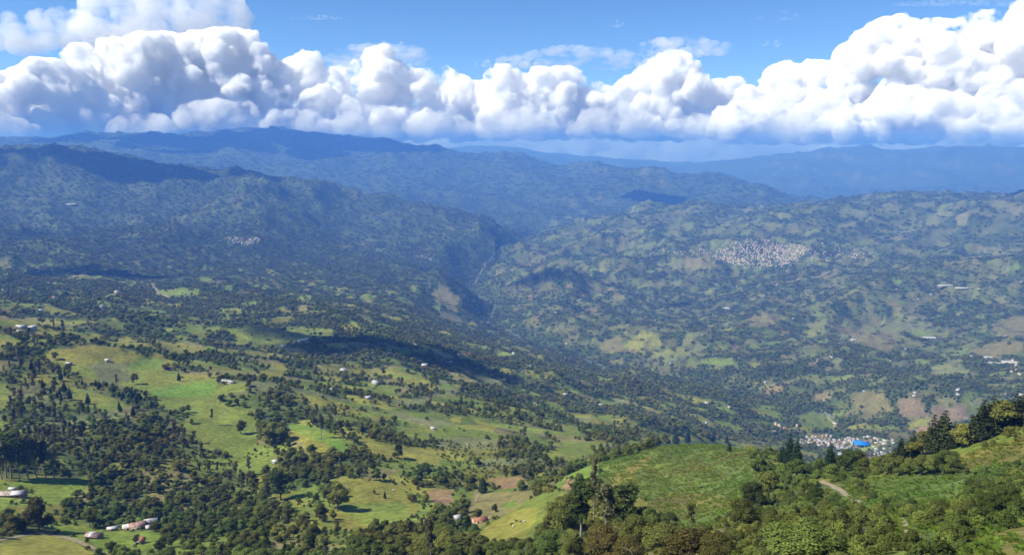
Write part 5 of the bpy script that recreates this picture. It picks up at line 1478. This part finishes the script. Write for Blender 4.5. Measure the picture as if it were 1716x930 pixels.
def area_name(x, y, d):
    if x > 1250: return ('on the bushy slope under the pine covered spur', 'slope under the pine spur') if y > 770 else ('along the crest of the near right spur', 'crest of the near spur')
    if x > 760: return ('in the copse below the bracken covered hill', 'copse below the bracken hill') if y > 800 else ('along the hedges of the green fields behind the bracken hill', 'hedges behind the bracken hill')
    if x > 430: return ('in the wood below the round olive pasture', 'wood below the round pasture') if y > 860 else ('in the belts of trees round the olive pasture', 'tree belts round the pasture')
    return ('in the dense wood round the tin roofed farmhouse', 'wood round the farmhouse') if y > 760 else ('in the dark wood beside the long green meadow', 'wood beside the long meadow')
LOOK = {0: 'rounded dark green broadleaf tree', 1: 'rounded yellow green broadleaf tree', 2: 'rusty olive brown broadleaf tree', 3: 'thin grey green eucalyptus', 4: 'dark pointed pine', 5: 'low bushy green shrub'}
LANDMARKS = [('the long barn', 18, 832), ('the rusty roadside hut', 158, 903), ('the farm compound', 240, 885), ('the round olive pasture', 620, 850), ('the two narrow plots', 712, 885), ('the clay roofed hut', 804, 876), ('the brown soil plot', 738, 832),
 ('the pinkish soil plot', 850, 808), ('the cattle slope', 870, 880), ('the tallest thin tree', 995, 872), ('the rusty copse trees', 1014, 935), ('the lower bracken hill', 1150, 870), ('the bracken hill crest', 1180, 745), ('the upper corner of the bracken hill', 1265, 780),
 ('the grey road bend', 1350, 780), ('the top of the farm track', 1390, 815), ('the foot of the farm track', 1465, 858), ('the lower track stub', 1520, 890), ('the fern bowl', 1530, 815), ('the dry olive slope', 1660, 765), ('the large yellow green bush', 1350, 945), ('the bare pale branch', 1062, 945),
 ('the olive bottom slope', 1680, 910), ('the long green meadow', 330, 690), ('the olive hill', 170, 590), ('the bright strip field', 540, 735), ('the dark grove', 458, 744), ('the small green field', 440, 780), ('the eucalyptus row', 50, 800), ('the olive field by the road', 60, 925),
 ('the hedged green fields', 950, 750), ('the spur crest pines', 1640, 735), ('the pasture below the huts', 760, 905), ('the foot of the copse', 1110, 930), ('the ivy clad tree', 1245, 890), ('the spreading dark tree', 1690, 860), ('the steep plot below the pasture', 560, 900), ('the short hedge', 915, 885),
 ('the long shadow on the pasture', 500, 850), ('the white hut under the dome tree', 765, 872), ('the pale leafy tree', 1290, 830), ('the dark bush tree', 1600, 905)]
LM = [(n_, *hit(x_, y_)[:2]) for n_, x_, y_ in LANDMARKS]
q_lo, q_hi = {}, {}
for k in range(6):
    g_ = grow[single & (kind == k)]
    if len(g_): q_lo[k], q_hi[k] = np.quantile(g_, (.33, .67))
for i in np.nonzero(single)[0]:
    k = int(kind[i])
    an, gn = area_name(px_[i], py_[i], d_[i])
    near = min(LM, key=lambda m_: (m_[1] - X[i]) ** 2 + (m_[2] - Y[i]) ** 2)
    dist = math.hypot(near[1] - X[i], near[2] - Y[i]) / d_[i]
    where = ('beside ' if dist < .05 else 'growing around ') + near[0]
    sz = 'small ' if grow[i] < q_lo[k] else ('large ' if grow[i] > q_hi[k] else 'middling ')
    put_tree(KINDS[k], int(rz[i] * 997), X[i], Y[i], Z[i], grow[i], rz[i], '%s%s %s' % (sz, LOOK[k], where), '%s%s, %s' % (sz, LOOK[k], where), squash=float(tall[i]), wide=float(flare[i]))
rest = ~single
WOOD_MESH, base_i = [], {}
def one_mesh(crown, trunk):
    """crown and trunk as one mesh, for the woodland mass"""
    import bmesh
    bm = bmesh.new(); bm.from_mesh(crown); n0 = len(bm.faces); bm.from_mesh(trunk); bm.faces.ensure_lookup_table()
    for p in bm.faces[n0:]: p.material_index = 1
    m = bpy.data.meshes.new('woodland_tree'); bm.to_mesh(m); bm.free()
    m.materials.append(crown.materials[0]); m.materials.append(trunk.materials[0])
    return m
for k, kn in enumerate(KINDS):
    base_i[k] = (len(WOOD_MESH), len(PROTO[kn]))
    for c, t_, h in PROTO[kn]: WOOD_MESH.append(one_mesh(c, t_))
def emit(mask, name, label):
    n_ = int(mask.sum())
    if not n_: return
    pk = np.array([base_i[int(k)][0] + int(v * 997) % base_i[int(k)][1] for k, v in zip(kind[mask], rz[mask])])
    scatter(name, label, 'woodland', np.stack([X[mask], Y[mask], Z[mask]], 1), WOOD_MESH, pk,
            np.stack([np.zeros(n_), np.zeros(n_), rz[mask]], 1), np.stack([grow[mask] * flare[mask], grow[mask] * flare[mask], grow[mask] * tall[mask]], 1))
left = px_ < 760
emit(rest & left, 'hillside_woodland', 'dense broadleaf wood covering the near left slope between the fields')
emit(rest & ~left, 'spur_woodland', 'bushes and trees covering the near right spur round the bracken')
# undergrowth along wood edges and in hedges, and tussocks of bracken
X, Y, rg = jitter_grid(75, 900, 4.0, 22)
f_ = grid_sample(forest, X, Y); Z = grid_sample(GZ, X, Y); d_ = np.hypot(X, Y)
ok = (f_ > 0.12) & (rg.random(len(X)) < np.where(d_ < 420, .9, .25)) & keep_clear(X, Y) & visible(X, Y, Z + 4, 0.002)
X, Y, Z = X[ok], Y[ok], Z[ok]; n_ = len(X)
sh = [one_mesh(c, t_) for c, t_, h in PROTO['shrub']]
g_ = rg.uniform(.3, .75, n_)
scatter('undergrowth', 'low green undergrowth between the near trees', 'undergrowth', np.stack([X, Y, Z], 1), sh, rg.integers(0, 3, n_), np.stack([0 * X, 0 * X, rg.uniform(0, 6.28, n_)], 1), np.repeat(g_[:, None], 3, 1))
X, Y, rg = jitter_grid(90, 640, 1.7, 23)
br = grid_sample(bracken_mask, X, Y)
ok = br > 0.5
X, Y = X[ok], Y[ok]; Z = grid_sample(GZ, X, Y); d_ = np.hypot(X, Y)
cl = fbm2(X, Y, 9, 2, seed=220); dry_ = fbm2(X, Y, 45, 2, seed=225)
ok = rg.random(len(X)) < .50 + .9 * cl
X, Y, Z, cl, dry_ = X[ok], Y[ok], Z[ok], cl[ok], dry_[ok]; n_ = len(X)
pk = np.where(dry_ + rg.normal(0, .2, n_) > .45, 2, rg.integers(0, 2, n_))
g_ = rg.uniform(.6, 1.3, n_) * (1 + .6 * np.clip(cl, 0, 1))
scatter('bracken', 'green and olive bracken covering the near hills', 'bracken', np.stack([X, Y, Z - .05], 1), FERNS, pk, np.stack([rg.normal(0, .12, n_), rg.normal(0, .12, n_), rg.uniform(0, 6.28, n_)], 1), np.repeat(g_[:, None], 3, 1))
# valley, plateau and range woodland, ever coarser
def far_wood(name, label, d0, d1, cell, seed, meshes, p_scale, s0, s1, amax=0.60, slack=0.002, top=12):
    X, Y, rg = jitter_grid(d0, d1, cell, seed, amax)
    f_ = grid_sample(forest, X, Y); Z = grid_sample(GZ, X, Y)
    p = smooth(0.30, 0.85, f_) * p_scale + 0.03
    ok = (rg.random(len(X)) < p) & visible(X, Y, Z + top, slack) & keep_clear(X, Y)
    X, Y, Z = X[ok], Y[ok], Z[ok]; n_ = len(X)
    s = rg.uniform(s0, s1, n_)
    scatter(name, label, 'woodland', np.stack([X, Y, Z - .5], 1), meshes, rg.integers(0, len(meshes), n_), np.stack([0 * X, 0 * X, rg.uniform(0, 6.28, n_)], 1), np.stack([s, s, s * rg.uniform(.8, 1.2, n_)], 1))
    return n_
cnt = [far_wood('valley_woodland', 'scattered trees and hedges over the valley side below the near fields', 1650, 3600, 10, 24, MID, .9, .5, 1.1),
       far_wood('plateau_woodland', 'tree clumps and hedges over the far plateau and lower hills', 3600, 6500, 19, 25, FARC, .8, .38, .9),
       far_wood('range_woodland', 'dark woods over the blue hills beyond the gorge', 6500, 11500, 37, 26, FARC, .9, .55, 1.2),
       far_wood('mountain_woodland', 'woods over the farthest blue mountain ranges', 11500, 19000, 110, 27, VFARC, .8, .8, 1.5)]
